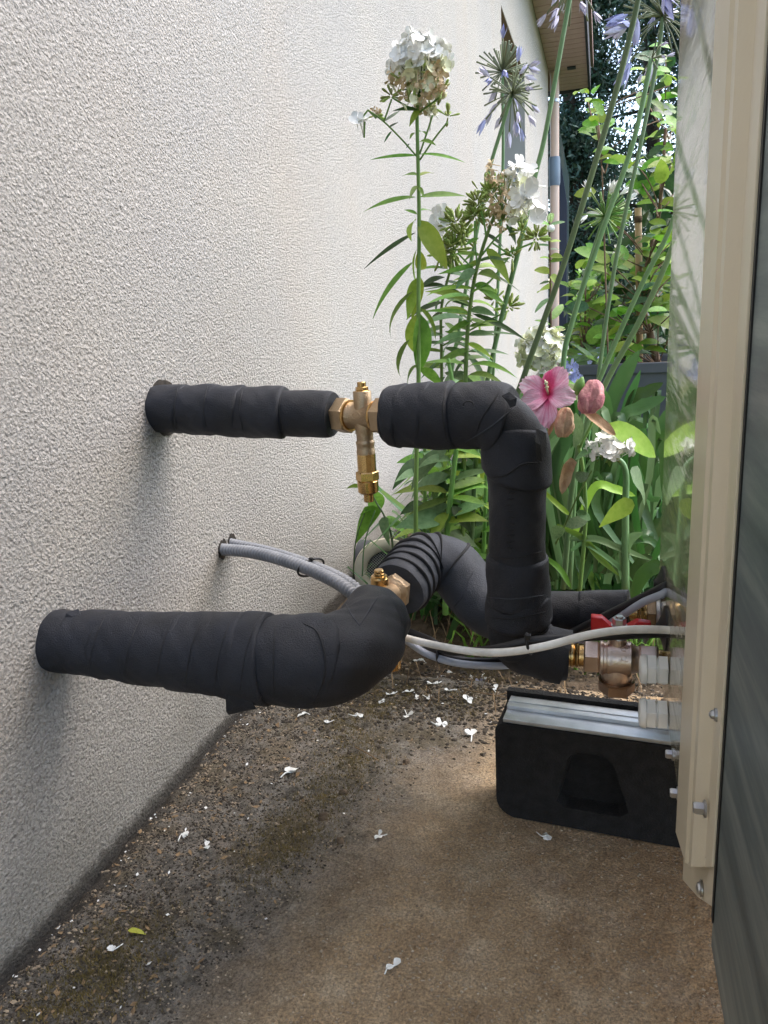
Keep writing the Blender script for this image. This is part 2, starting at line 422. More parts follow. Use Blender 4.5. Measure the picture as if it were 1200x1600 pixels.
def hex_(mb, c, axis, t0, t1, r, ch=.12, phase=0):
    w_ = t1 - t0
    return mb.lathe([(t0, r * (1 - ch)), (t0 + w_ * .1, r), (t1 - w_ * .1, r), (t1, r * (1 - ch))], c, axis, hexa=True, phase=phase)

# ------------------------------------------------------------------ setting: ground
WX = -0.599                                      # face of the house wall
def fbm_grid(X, Y, octs, seed):
    rs = np.random.RandomState(seed); out = 0
    for wl, amp in octs:
        gx = (X - X.min()) / wl; gy = (Y - Y.min()) / wl
        g = rs.rand(int(gx.max()) + 3, int(gy.max()) + 3) - .5
        ix = gx.astype(int); iy = gy.astype(int); fx = gx - ix; fy = gy - iy
        fx = fx * fx * (3 - 2 * fx); fy = fy * fy * (3 - 2 * fy)
        out = out + amp * ((g[ix, iy] * (1 - fx) + g[ix + 1, iy] * fx) * (1 - fy) + (g[ix, iy + 1] * (1 - fx) + g[ix + 1, iy + 1] * fx) * fy)
    return out
def grid_obj(name, x0, x1, y0, y1, step, zf, mat):
    xs = np.arange(x0, x1 + step / 2, step); ys = np.arange(y0, y1 + step / 2, step)
    X, Y = np.meshgrid(xs, ys, indexing='ij'); Z = zf(X, Y)
    idx = np.arange(X.size).reshape(X.shape)
    q = np.stack([idx[:-1, :-1], idx[1:, :-1], idx[1:, 1:], idx[:-1, 1:]], -1).reshape(-1, 4)
    me = bpy.data.meshes.new(name); me.vertices.add(X.size); me.vertices.foreach_set('co', np.stack([X, Y, Z], -1).ravel())
    me.loops.add(q.size); me.loops.foreach_set('vertex_index', q.ravel().astype(np.int32))
    me.polygons.add(len(q)); me.polygons.foreach_set('loop_start', np.arange(0, q.size, 4, dtype=np.int32))
    me.update(calc_edges=True); me.validate()
    me.polygons.foreach_set('use_smooth', [True] * len(me.polygons)); me.materials.append(M[mat])
    return ob(name, me)
def slab_z(X, Y):
    z = fbm_grid(X, Y, [(.16, .008), (.05, .003), (.016, .0016), (.007, .0016)], 3)
    strip = np.clip((-.30 - X + .35 * (Y - .8)) / .12, 0, 1)
    z += strip * fbm_grid(X, Y, [(.02, .006), (.009, .004)], 5)
    z -= .012 * np.exp(-np.abs(X - WX) / .012)                    # gap along the wall
    return z
tag(grid_obj('concrete_slab', WX - .01, .9, -.4, 1.22, .0035, slab_z, 'slab'), kind='structure')
def bed_z(X, Y):
    return -.012 + fbm_grid(X, Y, [(.3, .03), (.08, .016), (.03, .012), (.014, .006)], 9) - .01
tag(grid_obj('garden_soil', WX - .01, 2.6, 1.19, 4.2, .012, bed_z, 'soil'), kind='structure')
g = MB(); g.add([(-300, -300, -.06), (300, -300, -.06), (300, 300, -.06), (-300, 300, -.06)], [(0, 1, 2, 3)])
tag(g.obj('ground', 'lawn'), kind='structure')

# ------------------------------------------------------------------ house
house = thing('house', 'long pale rendered house with rough plaster wall and brown eaves', 'house', (WX, 3, 0))
WT = .36
def wy(px, py): return PX(px, py, WX)
Y0, Y1, YE = wy(785, 150).y, wy(820, 150).y, 9.3
ZT = wy(785, 14).z; ZS = wy(785, 268).z
ZEV = 3.12
b = MB(); b.box((WX - WT, -4, -.4), (WX, Y0, ZEV)); b.obj('wall', 'wall', house, False)
b = MB(); b.box((WX - WT, Y1, -.4), (WX, YE, ZEV)); b.box((WX - WT, Y0, -.4), (WX, Y1, ZS)); b.box((WX - WT, Y0, ZT), (WX, Y1, ZEV)); b.obj('wall', 'wall', house, False)
b = MB(); b.box((WX - 3.5, YE - .3, -.4), (WX - WT, YE, ZEV)); b.obj('end_wall', 'wallfar', house, False)
b = MB(); b.box((WX - WT + .02, Y1 - .004, ZS), (WX - .004, Y1, ZT)); b.obj('window_reveal', 'reveal', house, False)
b = MB(); b.box((WX - WT + .02, Y0, ZS), (WX - .004, Y0 + .004, ZT)); b.obj('window_reveal', 'reveal', house, False)
b = MB(); b.box((WX - WT + .02, Y0, ZT - .004), (WX - .004, Y1, ZT)); b.obj('lintel', 'lintel', house, False)
b = MB(); b.box((WX - .3, Y0, ZS), (WX + .02, Y1, ZS + .03)); b.obj('window_sill', 'collar', house, False, .004)
b = MB()
b.box((WX - .3, Y0 + .01, ZS + .03), (WX - .25, Y0 + .08, ZT - .01)); b.box((WX - .3, Y1 - .08, ZS + .03), (WX - .25, Y1 - .01, ZT - .01))
b.box((WX - .3, Y0 + .08, ZT - .08), (WX - .25, Y1 - .08, ZT - .01)); b.box((WX - .3, Y0 + .08, ZS + .03), (WX - .25, Y1 - .08, ZS + .1))
b.box((WX - .3, (Y0 + Y1) / 2 - .04, ZS + .1), (WX - .25, (Y0 + Y1) / 2 + .04, ZT - .08))
wf = b.obj('window_frame', 'cream', house, False, .004)
b = MB(); b.box((WX - .285, Y0 + .06, ZS + .08), (WX - .27, Y1 - .06, ZT - .06)); b.obj('pane', 'glass', wf, False)
# eaves: boards run across, each its own piece
xo = PZ(920, 137, ZEV).x; ye = PZ(890, 141, ZEV).y
nb = 60; bw = .14
sof = bpy.data.meshes.new('soffit_board')
b = MB(); b.box((0, 0, 0), (xo - WX - .01, bw - .012, .015)); sof.from_pydata(b.v, [], b.f); sof.materials.append(M['soffit'])
for i in range(nb):
    o = ob('soffit_board', sof, house); o.location = Vector((WX + .003, ye - bw * (i + 1), ZEV + random.uniform(0, .002))) - house.location
b = MB(); b.box((WX - .2, ye - bw * nb, ZEV + .016), (xo, ye, ZEV + .03)); b.obj('soffit_backing', 'lintel', house, False)
b = MB(); b.box((xo - .004, ye - bw * nb, ZEV - .03), (xo + .02, ye + .02, ZEV + .24)); b.box((WX - 3.4, ye, ZEV - .03), (xo - .004, ye + .02, ZEV + .24)); b.obj('fascia', 'fascia', house, False)
b = MB(); b.add([(WX - 4, -5, ZEV + 1.9), (xo + .05, -5, ZEV + .22), (xo + .05, ye + .05, ZEV + .22), (WX - 4, ye + .05, ZEV + 1.9),
                 (WX - 4, -5, ZEV + 2.0), (xo + .05, -5, ZEV + .3), (xo + .05, ye + .05, ZEV + .3), (WX - 4, ye + .05, ZEV + 2.0)],
                [(0, 3, 2, 1), (4, 5, 6, 7), (0, 1, 5, 4), (1, 2, 6, 5), (2, 3, 7, 6), (3, 0, 4, 7)]); b.obj('roof', 'soffit', house, False)
b = MB(); v_ = PZ(893, 107, ZEV - .012); b.box((v_.x - .045, v_.y - .05, v_.z), (v_.x + .045, v_.y + .05, v_.z + .01)); b.obj('vent_slot', 'fascia', house, False)
# downpipe, its collar and bracket
cp = P(866.5, 300, YE + .02); dr = 7.2 / ppm(cp)
dp = thing('downpipe', 'salmon pink plastic downpipe with grey blue collar at the house corner', 'downpipe', (cp.x, cp.y, -.05))
zc1, zc0 = P(866, 245, YE).z, P(866, 290, YE).z
b = MB(); b.lathe([(0, dr), (zc0 + .05, dr)], (cp.x, cp.y, -.05), (0, 0, 1)); b.obj('lower_pipe', 'downpipe', dp, auto=40)
b = MB(); b.lathe([(0, dr * .94), (ZEV - .02 - zc1, dr * .94)], (cp.x, cp.y, zc1), (0, 0, 1)); b.obj('upper_pipe', 'downpipe', dp, auto=40)
b = MB(); b.lathe([(0, dr * 1.12), (.03, dr * 1.2), (zc1 - zc0 - .03, dr * 1.2), (zc1 - zc0, dr * 1.1)], (cp.x, cp.y, zc0), (0, 0, 1)); b.obj('collar', 'collar', dp, auto=40)
b = MB(); zz = P(866, 160, YE).z; b.lathe([(0, dr * 1.15), (.03, dr * 1.15)], (cp.x, cp.y, zz), (0, 0, 1)); b.box((cp.x - dr * 2, cp.y - .01, zz), (cp.x, cp.y + .01, zz + .03)); b.obj('bracket', 'steel', dp, auto=40)
# navy shutter with a pale leaded pane leaning behind it
q0 = P(873.5, 560, YE + .5); q1 = P(885, 560, YE + .5); zt = P(880, 275, YE + .5).z; sh = thing('shutter', 'narrow navy shutter standing open beside the pink downpipe', 'shutter', (q0.x, q0.y, -.05))
b = MB(); b.add([(q0.x, q0.y, -.05), (q1.x, q1.y, -.05), (q1.x, q1.y + .05, -.05), (q0.x, q0.y + .05, -.05), (q0.x, q0.y, zt + .25), (q1.x, q1.y, zt - .3), (q1.x, q1.y + .05, zt - .3), (q0.x, q0.y + .05, zt + .25)],
                [(0, 3, 2, 1), (4, 5, 6, 7), (0, 1, 5, 4), (1, 2, 6, 5), (2, 3, 7, 6), (3, 0, 4, 7)]); b.obj('board', 'navy', sh, False)
a_, c_, d_ = P(872, 190, YE + .6), P(889, 250, YE + .6), P(887, 560, YE + .6)
b = MB(); b.add([(a_.x, a_.y, -.05), (d_.x, d_.y, -.05), (d_.x + .01, d_.y, c_.z - .2), (a_.x, a_.y, a_.z)] + [(a_.x, a_.y + .02, -.05), (d_.x, d_.y + .02, -.05), (d_.x + .01, d_.y + .02, c_.z - .2), (a_.x, a_.y + .02, a_.z)],
                [(0, 1, 2, 3), (7, 6, 5, 4), (0, 4, 5, 1), (1, 5, 6, 2), (2, 6, 7, 3), (3, 7, 4, 0)]); b.obj('pane', 'glass', sh, False)

# round vent grille on a short stub out of the wall foot
vc = P(603, 890, 1.72); vn = (Vector((0, 0, H)) - vc).normalized(); vn = (vn + Vector((.12, -.1, -.25))).normalized(); vr = 50 / ppm(vc)
ve = thing('vent', 'round cream plastic vent with mesh centre low on the wall behind the pipes', 'vent', (vc.x, vc.y, vc.z - vr))
b = MB(); b.lathe([(-.012, vr * .97), (0, vr), (.006, vr * .99), (.009, vr * .9), (.008, vr * .66), (.003, vr * .6), (-.012, vr * .58)], vc, vn, 64)
b.f = b.f[:-2]; b.obj('ring', 'cream', ve, auto=50)
u_ = vn.orthogonal().normalized(); w_ = vn.cross(u_)
b = MB()
for i in range(-9, 10):
    o_ = i * vr * .062; hl = math.sqrt(max(0, (vr * .6) ** 2 - o_ * o_))
    if hl < .002: continue
    for a1, a2, dz_ in ((u_, w_, 0), (w_, u_, .0008)):
        b.tube([vc + a1 * o_ - a2 * hl - vn * (.001 + dz_), vc + a1 * o_ + a2 * hl - vn * (.001 + dz_)], .0005, 4)
b.obj('mesh', 'mesh', ve)
b = MB(); b.lathe([(0, vr * .9), (.001, vr * .9)], vc - vn * .012, vn, 48); b.obj('back', 'blackrubber', ve)
b = MB(); wl = Vector((WX - .02, vc.y + .06, vc.z)); b.tube(catmull([vc - vn * .012, vc - vn * .05, (vc - vn * .05).lerp(wl, .6), wl], 6), vr * .72, 20); b.obj('stub', 'pot', ve)

# ------------------------------------------------------------------ heat pump
UX = 0.076
near = PX(1085, 1385, UX); zb = PX(1060, 1238, UX).z; yfar = PX(1031, 870, UX).y
UT = 1.25
hp = thing('heat_pump', 'tall beige outdoor heat pump with glossy side panel and dark fins', 'heat pump', (UX + .15, .4, zb))
ypo = PX(1097, 900, UX).y                       # where the corner post starts
ypn = PX(1141, 900, UX - .0125).y
def row_of(p):
    c = R.transposed() @ (Vector(p) - Vector((0, 0, H))); return 800 + F * c.y / c.z
def z_at_row(x, y, row):
    lo, hi = 0.0, 1.2
    for _ in range(40):
        mid = (lo + hi) / 2
        if row_of((x, y, mid)) > row: lo = mid
        else: hi = mid
    return lo
def prism(mb, poly, x0, x1):                    # poly in (y, z)
    n = len(poly); v = [(x0, y, z) for y, z in poly] + [(x1, y, z) for y, z in poly]
    mb.add(v, [tuple(range(n)), tuple(reversed(range(n, 2 * n)))] + [(i, i + n, (i + 1) % n + n, (i + 1) % n) for i in range(n)]); return mb
b = MB(); b.box((UX, ypo - .01, zb), (UX + .004, yfar, UT)); b.box((UX + .004, yfar - .004, zb), (UX + .34, yfar, UT)); b.obj('side_panel', 'panel', hp, False, .0015)
b = MB(); yj = PX(1118, 200, UX).y; b.box((UX - .0016, yj - .055, zb + .06), (UX - .0001, yj, UT)); b.obj('panel_joint', 'panel', hp, False, .0006)
# corner post: folded sheet profile in (y, x) swept upward
zpb = PX(1100, 1395, UX).z
def postprof():
    W = ypo - ypn
    return [(ypo, UX - .001), (ypo - .001, UX - .010), (ypo - W * .40, UX - .0115), (ypo - W * .42, UX - .0095), (ypo - W * .52, UX - .0095), (ypo - W * .54, UX - .0125), (ypo - W * .60, UX - .0125),
            (ypo - W * .66, UX - .006), (ypo - W * .86, UX - .006), (ypo - W * .90, UX - .0125), (ypn, UX - .0125), (ypn, UX + .004), (ypo, UX + .004)]
pp = postprof(); n = len(pp)
b = MB(); zl = [z_at_row(x, y, 1300 + 55 * min(1, (ypo - y) / (ypo - ypn) * 2.2)) for y, x in pp]
b.add([(x, y, z) for (y, x), z in zip(pp, zl)] + [(x, y, UT) for y, x in pp], [(i, (i + 1) % n, (i + 1) % n + n, i + n) for i in range(n)] + [tuple(reversed(range(n))), tuple(range(n, 2 * n))])
b.obj('corner_post', 'beige', hp, False, .0006)
wp = ypo - ypn; tabp = [(y, z_at_row(UX - .003, y, r_)) for y, r_ in ((ypo - .002, 1270), (ypo - .002, 1375), (ypo - wp * .45, 1402), (ypn + .002, 1432), (ypn, 1424), (ypn, 1270))]
b = MB(); prism(b, tabp, UX - .003, UX + .002); b.obj('base_tab', 'beige', hp, False, .0006)
cx_ = UX - .0105; zc = PX(1117, 1510, cx_).z; zs_ = PX(1106, 1432, UX - .01).z
b = MB(); yco = PX(1149, 900, cx_).y; zs_ = z_at_row(UX - .0113, yco, 1436); b.box((UX - .0113, yco - .003, zs_), (UX + .02, ypn - .0005, UT)); b.obj('black_strip', 'blackgap', hp, False)  # solid black strip filling the gap between post and coil
b = MB(); zc = PX(1117, 1510, cx_).z; b.box((cx_, -.12, zc), (cx_ + .03, yco, UT)); co = b.obj('coil', 'coil', hp, False)
b = MB(); b.box((UX + .03, -.12, zb), (UX + .34, yfar - .006, UT)); b.box((UX - .01, -.13, UT), (UX + .36, yfar + .005, UT + .03)); b.obj('cabinet', 'beige', hp, False, .003)
b = MB()
for yy in (.05, .86): b.box((UX + .04, yy - .03, .166), (UX + .34, yy + .03, zb))
b.obj('foot', 'alu', hp, False)
def screw(px, py, X, r, parent, flat=False):
    c = PX(px, py, X); b = MB()
    b.lathe([(0, r * 1.3), (-.0012, r * 1.3), (-.0016, r * 1.0)], c, (1, 0, 0), 20)
    if flat: b.lathe([(-.001, r), (-.003, r * .8), (-.004, r * .3)], c, (1, 0, 0), 20)
    else: b.lathe([(-.001, r * .98), (-.006, r), (-.0075, r * .8)], c, (1, 0, 0), hexa=True)
    b.obj('screw', 'steel', parent, auto=30)
screw(1052, 1179, UX, .0048, hp); screw(1060, 1240, UX, .0048, hp); screw(1103, 1264, UX - .008, .0042, hp); screw(1097, 1388, UX - .0035, .0042, hp, True)
screw(1120, 1117, UX - .0125, .0028, hp, True)
# cable grommets: flat black discs standing on the side panel
for px, py, r in ((1036.5, 912, .021), (1041, 982, .026)):
    c = PX(px, py, UX); b = MB(); b.lathe([(0, r), (-.002, r), (-.005, r * .6), (-.009, r * .28), (-.011, r * .22)], c, (1, 0, 0), 36)
    b.obj('grommet', 'blackrubber', hp, auto=50)
# frosted cable glands
for px, py in ((1044, 1048), (1043, 1117)):
    c = PX(px, py, UX); k = 1.14 / ppm(c); b = MB()
    b.lathe([(-.001, 21 * k), (-.010, 21 * k), (-.0105, 19 * k)], c, (1, 0, 0), hexa=True)
    b.lathe([(-.0105, 17 * k), (-.0125, 17 * k)], c, (1, 0, 0), 28)
    b.lathe([(-.0125, 20 * k), (-.013, 21.5 * k), (-.022, 21.5 * k), (-.0225, 20 * k)], c, (1, 0, 0), hexa=True)
    b.lathe([(-.0225, 20.5 * k), (-.0265, 20.2 * k), (-.029, 18 * k), (-.030, 13 * k), (-.030, 9 * k)], c, (1, 0, 0), 32)
    b.obj('cable_gland', 'translucent', hp, auto=35)

# ------------------------------------------------------------------ rubber foot with aluminium rail
fl, fr = P(770, 1140, .855), P(1062, 1140, .838)
fx0 = PZ(775, 1278, 0).x; fy0 = PZ(790, 1275, 0).y; fy1 = PZ(1066, 1327, 0).y
FYW = .075
rf_ = thing('rubber_foot', 'black rubber mounting block with aluminium rail lying under the heat pump', 'mounting block', (fx0, fy0, 0))
yaw = math.atan2(fy1 - fy0, PZ(1066, 1327, 0).x - fx0)
FM = Matrix.Translation((fx0, fy0, 0)) @ Matrix.Rotation(yaw, 4, 'Z')
zft = P(775, 1130, fy0).z; zlip = P(785, 1093, fy0 + .03).z
LEN = .46
# front face: trapezoid hand-hole is a real recess, so build the face with an opening
def poly_side(z): return z
b = MB()
x0, x1, zr = 0.0, LEN, zft
kx0, kx1 = .078, .166                            # recess bottom corners along the face
tx0, tx1 = .100, .140                            # recess top corners
kz0, kz1 = .030, .112
dep = .024
nseg = 14
def fpt(x, y, z): return FM @ Vector((x, y, z))
# cross-section corner rounding on the left end
outer = [(x0 + .022, 0.001), (x1, 0.001), (x1, zr), (x0 + .012, zr)]
for i in range(1, 6):
    a = PI / 2 + PI / 2 * i / 6; outer.append((x0 + .012 + .012 * math.cos(a), zr - .012 + .012 * math.sin(a)))
for i in range(0, 7):
    a = PI + PI / 2 * i / 6; outer.append((x0 + .026 + .026 * math.cos(a), .027 + .026 * math.sin(a)))
outer = outer[:-1]
import bmesh
def face_with_hole(outer, hole, y, flip=False):
    bm = bmesh.new()
    vo = [bm.verts.new(fpt(x, y, z)) for x, z in outer]; vh = [bm.verts.new(fpt(x, y, z)) for x, z in hole]
    eo = [bm.edges.new((vo[i], vo[(i + 1) % len(vo)])) for i in range(len(vo))]
    eh = [bm.edges.new((vh[i], vh[(i + 1) % len(vh)])) for i in range(len(vh))]
    bmesh.ops.triangle_fill(bm, use_beauty=True, edges=eo + eh)
    v = [x.co.copy() for x in bm.verts]; bm.verts.index_update()
    f = [tuple(x.index for x in q.verts) for q in bm.faces]; bm.free(); return v, f
hole = [(kx0, kz0 + .008), (kx0 + .01, kz0), (kx1 - .01, kz0), (kx1, kz0 + .008), (tx1 + .008, kz1 - .012), (tx1 - .004, kz1), (tx0 + .004, kz1), (tx0 - .008, kz1 - .012)]
v, f = face_with_hole(outer, hole, 0); b.add(v, f)
no = len(outer); v = [fpt(x, 0, z) for x, z in outer] + [fpt(x, FYW, z) for x, z in outer]
b.add(v, [(i, i + no, (i + 1) % no + no, (i + 1) % no) for i in range(no)] + [tuple(range(no, 2 * no))])
nh = len(hole); v = [fpt(x, 0, z) for x, z in hole] + [fpt(x + .004 if x < .12 else x - .004, dep, z) for x, z in hole]
b.add(v, [(i, (i + 1) % nh, (i + 1) % nh + nh, i + nh) for i in range(nh)] + [tuple(range(nh, 2 * nh))])
# raised lips on top, the rail sits between
b.box((x0 + .004, .058, zr), (x1, .070, zr + .0165), FM)
blk = b.obj('block', 'rubber', rf_, False)
bm = bmesh.new(); bm.from_mesh(blk.data); bmesh.ops.remove_doubles(bm, verts=bm.verts, dist=.0002); bmesh.ops.recalc_face_normals(bm, faces=bm.faces); bm.to_mesh(blk.data); bm.free()
bv = blk.modifiers.new('bevel', 'BEVEL'); bv.width = .005; bv.segments = 3; bv.limit_method = 'ANGLE'; bv.angle_limit = .7
b = MB()
b.box((x0 + .010, .004, zr + .0005), (x1, .028, zr + .006), FM); b.box((x0 + .010, .0285, zr + .0005), (x1, .056, zr + .0115), FM)
b.box((x0 + .010, .0385, zr + .0116), (x1, .0400, zr + .0128), FM)
b.obj('rail', 'alu', rf_, False, .001)

# ------------------------------------------------------------------ upper pipe run
def add_bands(path, bands, parent, mat='tape', nth=72):
    for s0, s1, r0, r1, t0, t1 in bands:
        sweep(path, s0, s1, lipr(r0, r1), nth, .0025, t0, t1).obj('tape_band', mat, parent)
up = thing('insulated_pipe', 'straight foam wrapped upper pipe coming out of the rough wall', 'pipe', PX(245, 637, WX))
pu = Path([PX(250, 637, WX) - Vector((.02, 0, 0)), P(521, 648, .90)])
sU = lambda px, Y: pu.near(P(px, 640, Y))
r_ = 36.5 / ppm(P(500, 648, .9))
sweep(pu, 0, pu.L, lambda u, t: r_ - .0022 * np.exp(-(1 - u) * 90), 80, .003, tilt1=(.0015, 1), wr=.0004).obj('foam_sleeve', 'foam', up, auto=60)
L = pu.L; fb = lambda px: pu.near(P(px, 640, .95 - .05 * (px - 250) / 270))
bs = []
eds = [(248, 300, 1.02, 1.10), (290, 345, 1.03, 1.11), (326, 385, 1.04, 1.12), (372, 448, 1.03, 1.13)]
add_bands(pu, [(fb(a) - (.02 if i == 0 else 0), fb(c), r_ * k0, r_ * k1, (.006, 2.4 + i), (.008, .4 + i * .3)) for i, (a, c, k0, k1) in enumerate(eds)], up)
b = MB(); c0 = P(521, 648, .90); ax = Vector(pu.T[-1]); b.lathe([(-.001, r_ * .42), (.0012, r_ * .42)], c0, ax, 32); b.obj('foam_hole', 'blackgap', up)

# brass cross valve
CU = P(568, 650, .885); axu = (P(605, 650, .87) - P(521, 648, .90)).normalized(); k = 1 / ppm(CU); Z = Vector((0, 0, 1))
bv1 = thing('brass_valve', 'brass cross valve with hexagon nuts and hanging relief cartridge between upper foam pipes', 'valve', CU - Z * (118 * k))
tz = Z                                            # hangs straight down
b = MB(); b.lathe([(-30 * k, 19 * k), (-26 * k, 21.5 * k), (-22 * k, 21.5 * k), (-19 * k, 19 * k), (19 * k, 19 * k), (22 * k, 21.5 * k), (26 * k, 21.5 * k), (30 * k, 19 * k)], CU, axu, 40)
b.lathe([(-34 * k, 13 * k), (-31 * k, 13 * k), (0, 17 * k), (16 * k, 14.5 * k), (19 * k, 14.2 * k), (38 * k, 14.2 * k), (39 * k, 13.4 * k)], CU, tz, 36)
b.obj('body', 'castbrass', bv1, auto=40)
for s_ in (-1, 1):
    b = MB(); hex_(b, CU, axu, min(s_ * 27 * k, s_ * 51 * k), max(s_ * 27 * k, s_ * 51 * k), 29 * k, phase=.15); b.obj('hexagon_nut', 'castbrass', bv1, auto=20)
    b = MB(); b.lathe([(min(s_ * 24 * k, s_ * 27.5 * k), 25 * k), (max(s_ * 24 * k, s_ * 27.5 * k), 25 * k)], CU, axu, 40); b.obj('washer', 'brass', bv1, auto=30)
b = MB(); b.lathe([(-60 * k, 14.6 * k), (-55 * k, 14.8 * k), (-53 * k, 14 * k), (-45 * k, 14.2 * k), (-43 * k, 15 * k), (-40 * k, 14.6 * k), (-38 * k, 13.2 * k), (-18 * k, 13.5 * k)], CU, tz, 36); b.obj('neck', 'castbrass', bv1, auto=35)
b = MB(); b.lathe([(-90 * k, 15 * k), (-60 * k, 15 * k)], CU, tz, hexa=False, n=12); b.obj('cartridge', 'brass', bv1, auto=25)
b = MB(); hex_(b, CU, tz, -103 * k, -88 * k, 18.5 * k, .08, .5); b.obj('cartridge_nut', 'brass', bv1, auto=20)
b = MB(); b.lathe([(-124 * k, 13 * k), (-121 * k, 16.5 * k), (-104 * k, 17 * k), (-103 * k, 16 * k)], CU, tz, 40); b.lathe([(-138 * k, 7.5 * k), (-137 * k, 8.2 * k), (-126 * k, 8.2 * k), (-125 * k, 10 * k), (-124 * k, 10.5 * k)], CU, tz, 24); b.obj('outlet_cap', 'brass', bv1, auto=30)
b = MB(); b.lathe([(39 * k, 12 * k), (40 * k, 10.5 * k)], CU, tz, 32); hex_(b, CU, tz, 40 * k, 45.5 * k, 10.8 * k, .08, .2); b.lathe([(45.5 * k, 7 * k), (52 * k, 7 * k), (53 * k, 6.2 * k)], CU, tz, 24); b.obj('vent_plug', 'brass', bv1, auto=30)
# embossed oval mark with letters on the body front
fy = (Vector((0, 0, H)) - CU); fy = (fy - axu * fy.dot(axu)).normalized(); vx = axu; vz = vx.cross(-fy).normalized(); vz = vz if vz.z > 0 else -vz
ctr = CU + fy * 18.6 * k
b = MB(); b.tube([ctr + vx * 8.2 * k * math.cos(a) + vz * 5.2 * k * math.sin(a) + fy * (.4 - .9 * (math.sin(a)) ** 2) * k for a in np.linspace(0, 2 * PI, 33)], .55 * k, 5); b.obj('oval_mark', 'castbrass', bv1)
def text(body, size, c, ex, ez, depth, mat, parent, name='lettering'):
    cu = bpy.data.curves.new(name, 'FONT'); cu.body = body; cu.size = size; cu.extrude = depth; cu.align_x = 'CENTER'; cu.align_y = 'CENTER'; cu.resolution_u = 3
    t_ = bpy.data.objects.new(name, cu); COL.objects.link(t_); bpy.context.view_layer.update()
    me = bpy.data.meshes.new_from_object(t_.evaluated_get(bpy.context.evaluated_depsgraph_get()))
    bpy.data.objects.remove(t_); me.materials.clear(); me.materials.append(M[mat])
    o = ob(name, me, parent); o_ = Vector((0, 0, 0)); L_ = parent
    while L_: o_ += Vector(L_.location); L_ = L_.parent
    ey = ex.cross(ez); mm = Matrix.Identity(4)
    for i in range(3): mm[i][0] = ex[i]; mm[i][1] = ez[i]; mm[i][2] = -ey[i] if False else ex.cross(ez)[i]
    mm.translation = Vector(c) - o_; o.matrix_local = mm; return o
text('CBE', 7 * k, ctr + fy * .2 * k, vx, vz, .35 * k, 'castbrass', bv1)
text('5/8 NZ', 6.2 * k, CU + fy * 13.6 * k - Z * 27 * k, vx, vz, .35 * k, 'castbrass', bv1)

# upper elbow pipe: across, round the bend, down, and into the ball valve
VY_ = .85
e0, e1, e2 = P(606, 650, .87), P(806, 648, VY_), P(806, 1022, VY_)
e1.y = VY_; e2.x = e1.x; e2.y = VY_
BV = P(960, 1028, VY_)
e2.z = BV.z + .010
pe = Path([e0, e1, e2, P(884, 1028, VY_)], [.040, .03])
ep = thing('insulated_pipe', 'foam wrapped elbow pipe bending down from the brass valve to the red handled valve', 'pipe', e2 - Z * .03)
re_ = 44 / ppm(P(803, 850, VY_)); rh = 44 / ppm(e0)
NB = lambda px, py: pe.near(P(px, py, VY_ + .04 * max(0, (800 - px)) / 200))
def fold(u, t):                                  # foam bunches up on the inside of the first bend
    return re_ + 0 * u
def hline(u, t): return rh * .96 + (re_ * 1.0 - rh * .96) * u
sweep(pe, 0, pe.L, hline, 84, .003, wr=.0005, tilt0=(.002, 0)).obj('foam_sleeve', 'foam', ep, auto=60)
sc_ = lambda px: NB(px, 650)
sv = lambda py: NB(806, py)
bandsE = [(sc_(606), sc_(640), rh * .99, rh * 1.07, (.002, 2), (.006, 0)),
          (sc_(630), sc_(676), rh * 1.02, rh * 1.10, (.004, 1), (.006, .4)),
          (sc_(664), sc_(716), rh * 1.05, rh * 1.14, (.006, .3), (.004, 3)),
          (sc_(706), sv(665), re_ * 1.06, re_ * 1.17, (.008, .4), (.020, 3.2)),
          (sv(655), sv(742), re_ * 1.08, re_ * 1.16, (.016, 0), (.012, .5)),
          (sv(868), sv(938), re_ * 1.02, re_ * 1.10, (.002, 1), (.005, 2)),
          (sv(926), sv(968), re_ * 1.07, re_ * 1.17, (.004, 2), (.004, 1.4)),
          (sv(960), sv(1004), re_ * 1.00, re_ * 1.06, (.003, 2), (.010, 1.0))]
add_bands(pe, bandsE, ep)
# pointed fold of tape hanging below the lower bend and the loose scraps
def patch(name, pts, nrm, th, parent, mat='tape', bend=.0):
    pts = [Vector(p) for p in pts]; n_ = len(pts); nv = Vector(nrm).normalized() * th; c = sum(pts, Vector()) / n_
    v = pts + [p - nv for p in pts] + [c + nv * bend, c - nv * (1 - bend)]
    f = [(i, (i + 1) % n_, 2 * n_) for i in range(n_)] + [((i + 1) % n_ + n_, i + n_, 2 * n_ + 1) for i in range(n_)] + [((i + 1) % n_, i, i + n_, (i + 1) % n_ + n_) for i in range(n_)]
    b = MB(); b.add(v, f); return b.obj(name, mat, parent, False, .0006)
toC = lambda p: (Vector((0, 0, H)) - p).normalized()
b = MB()
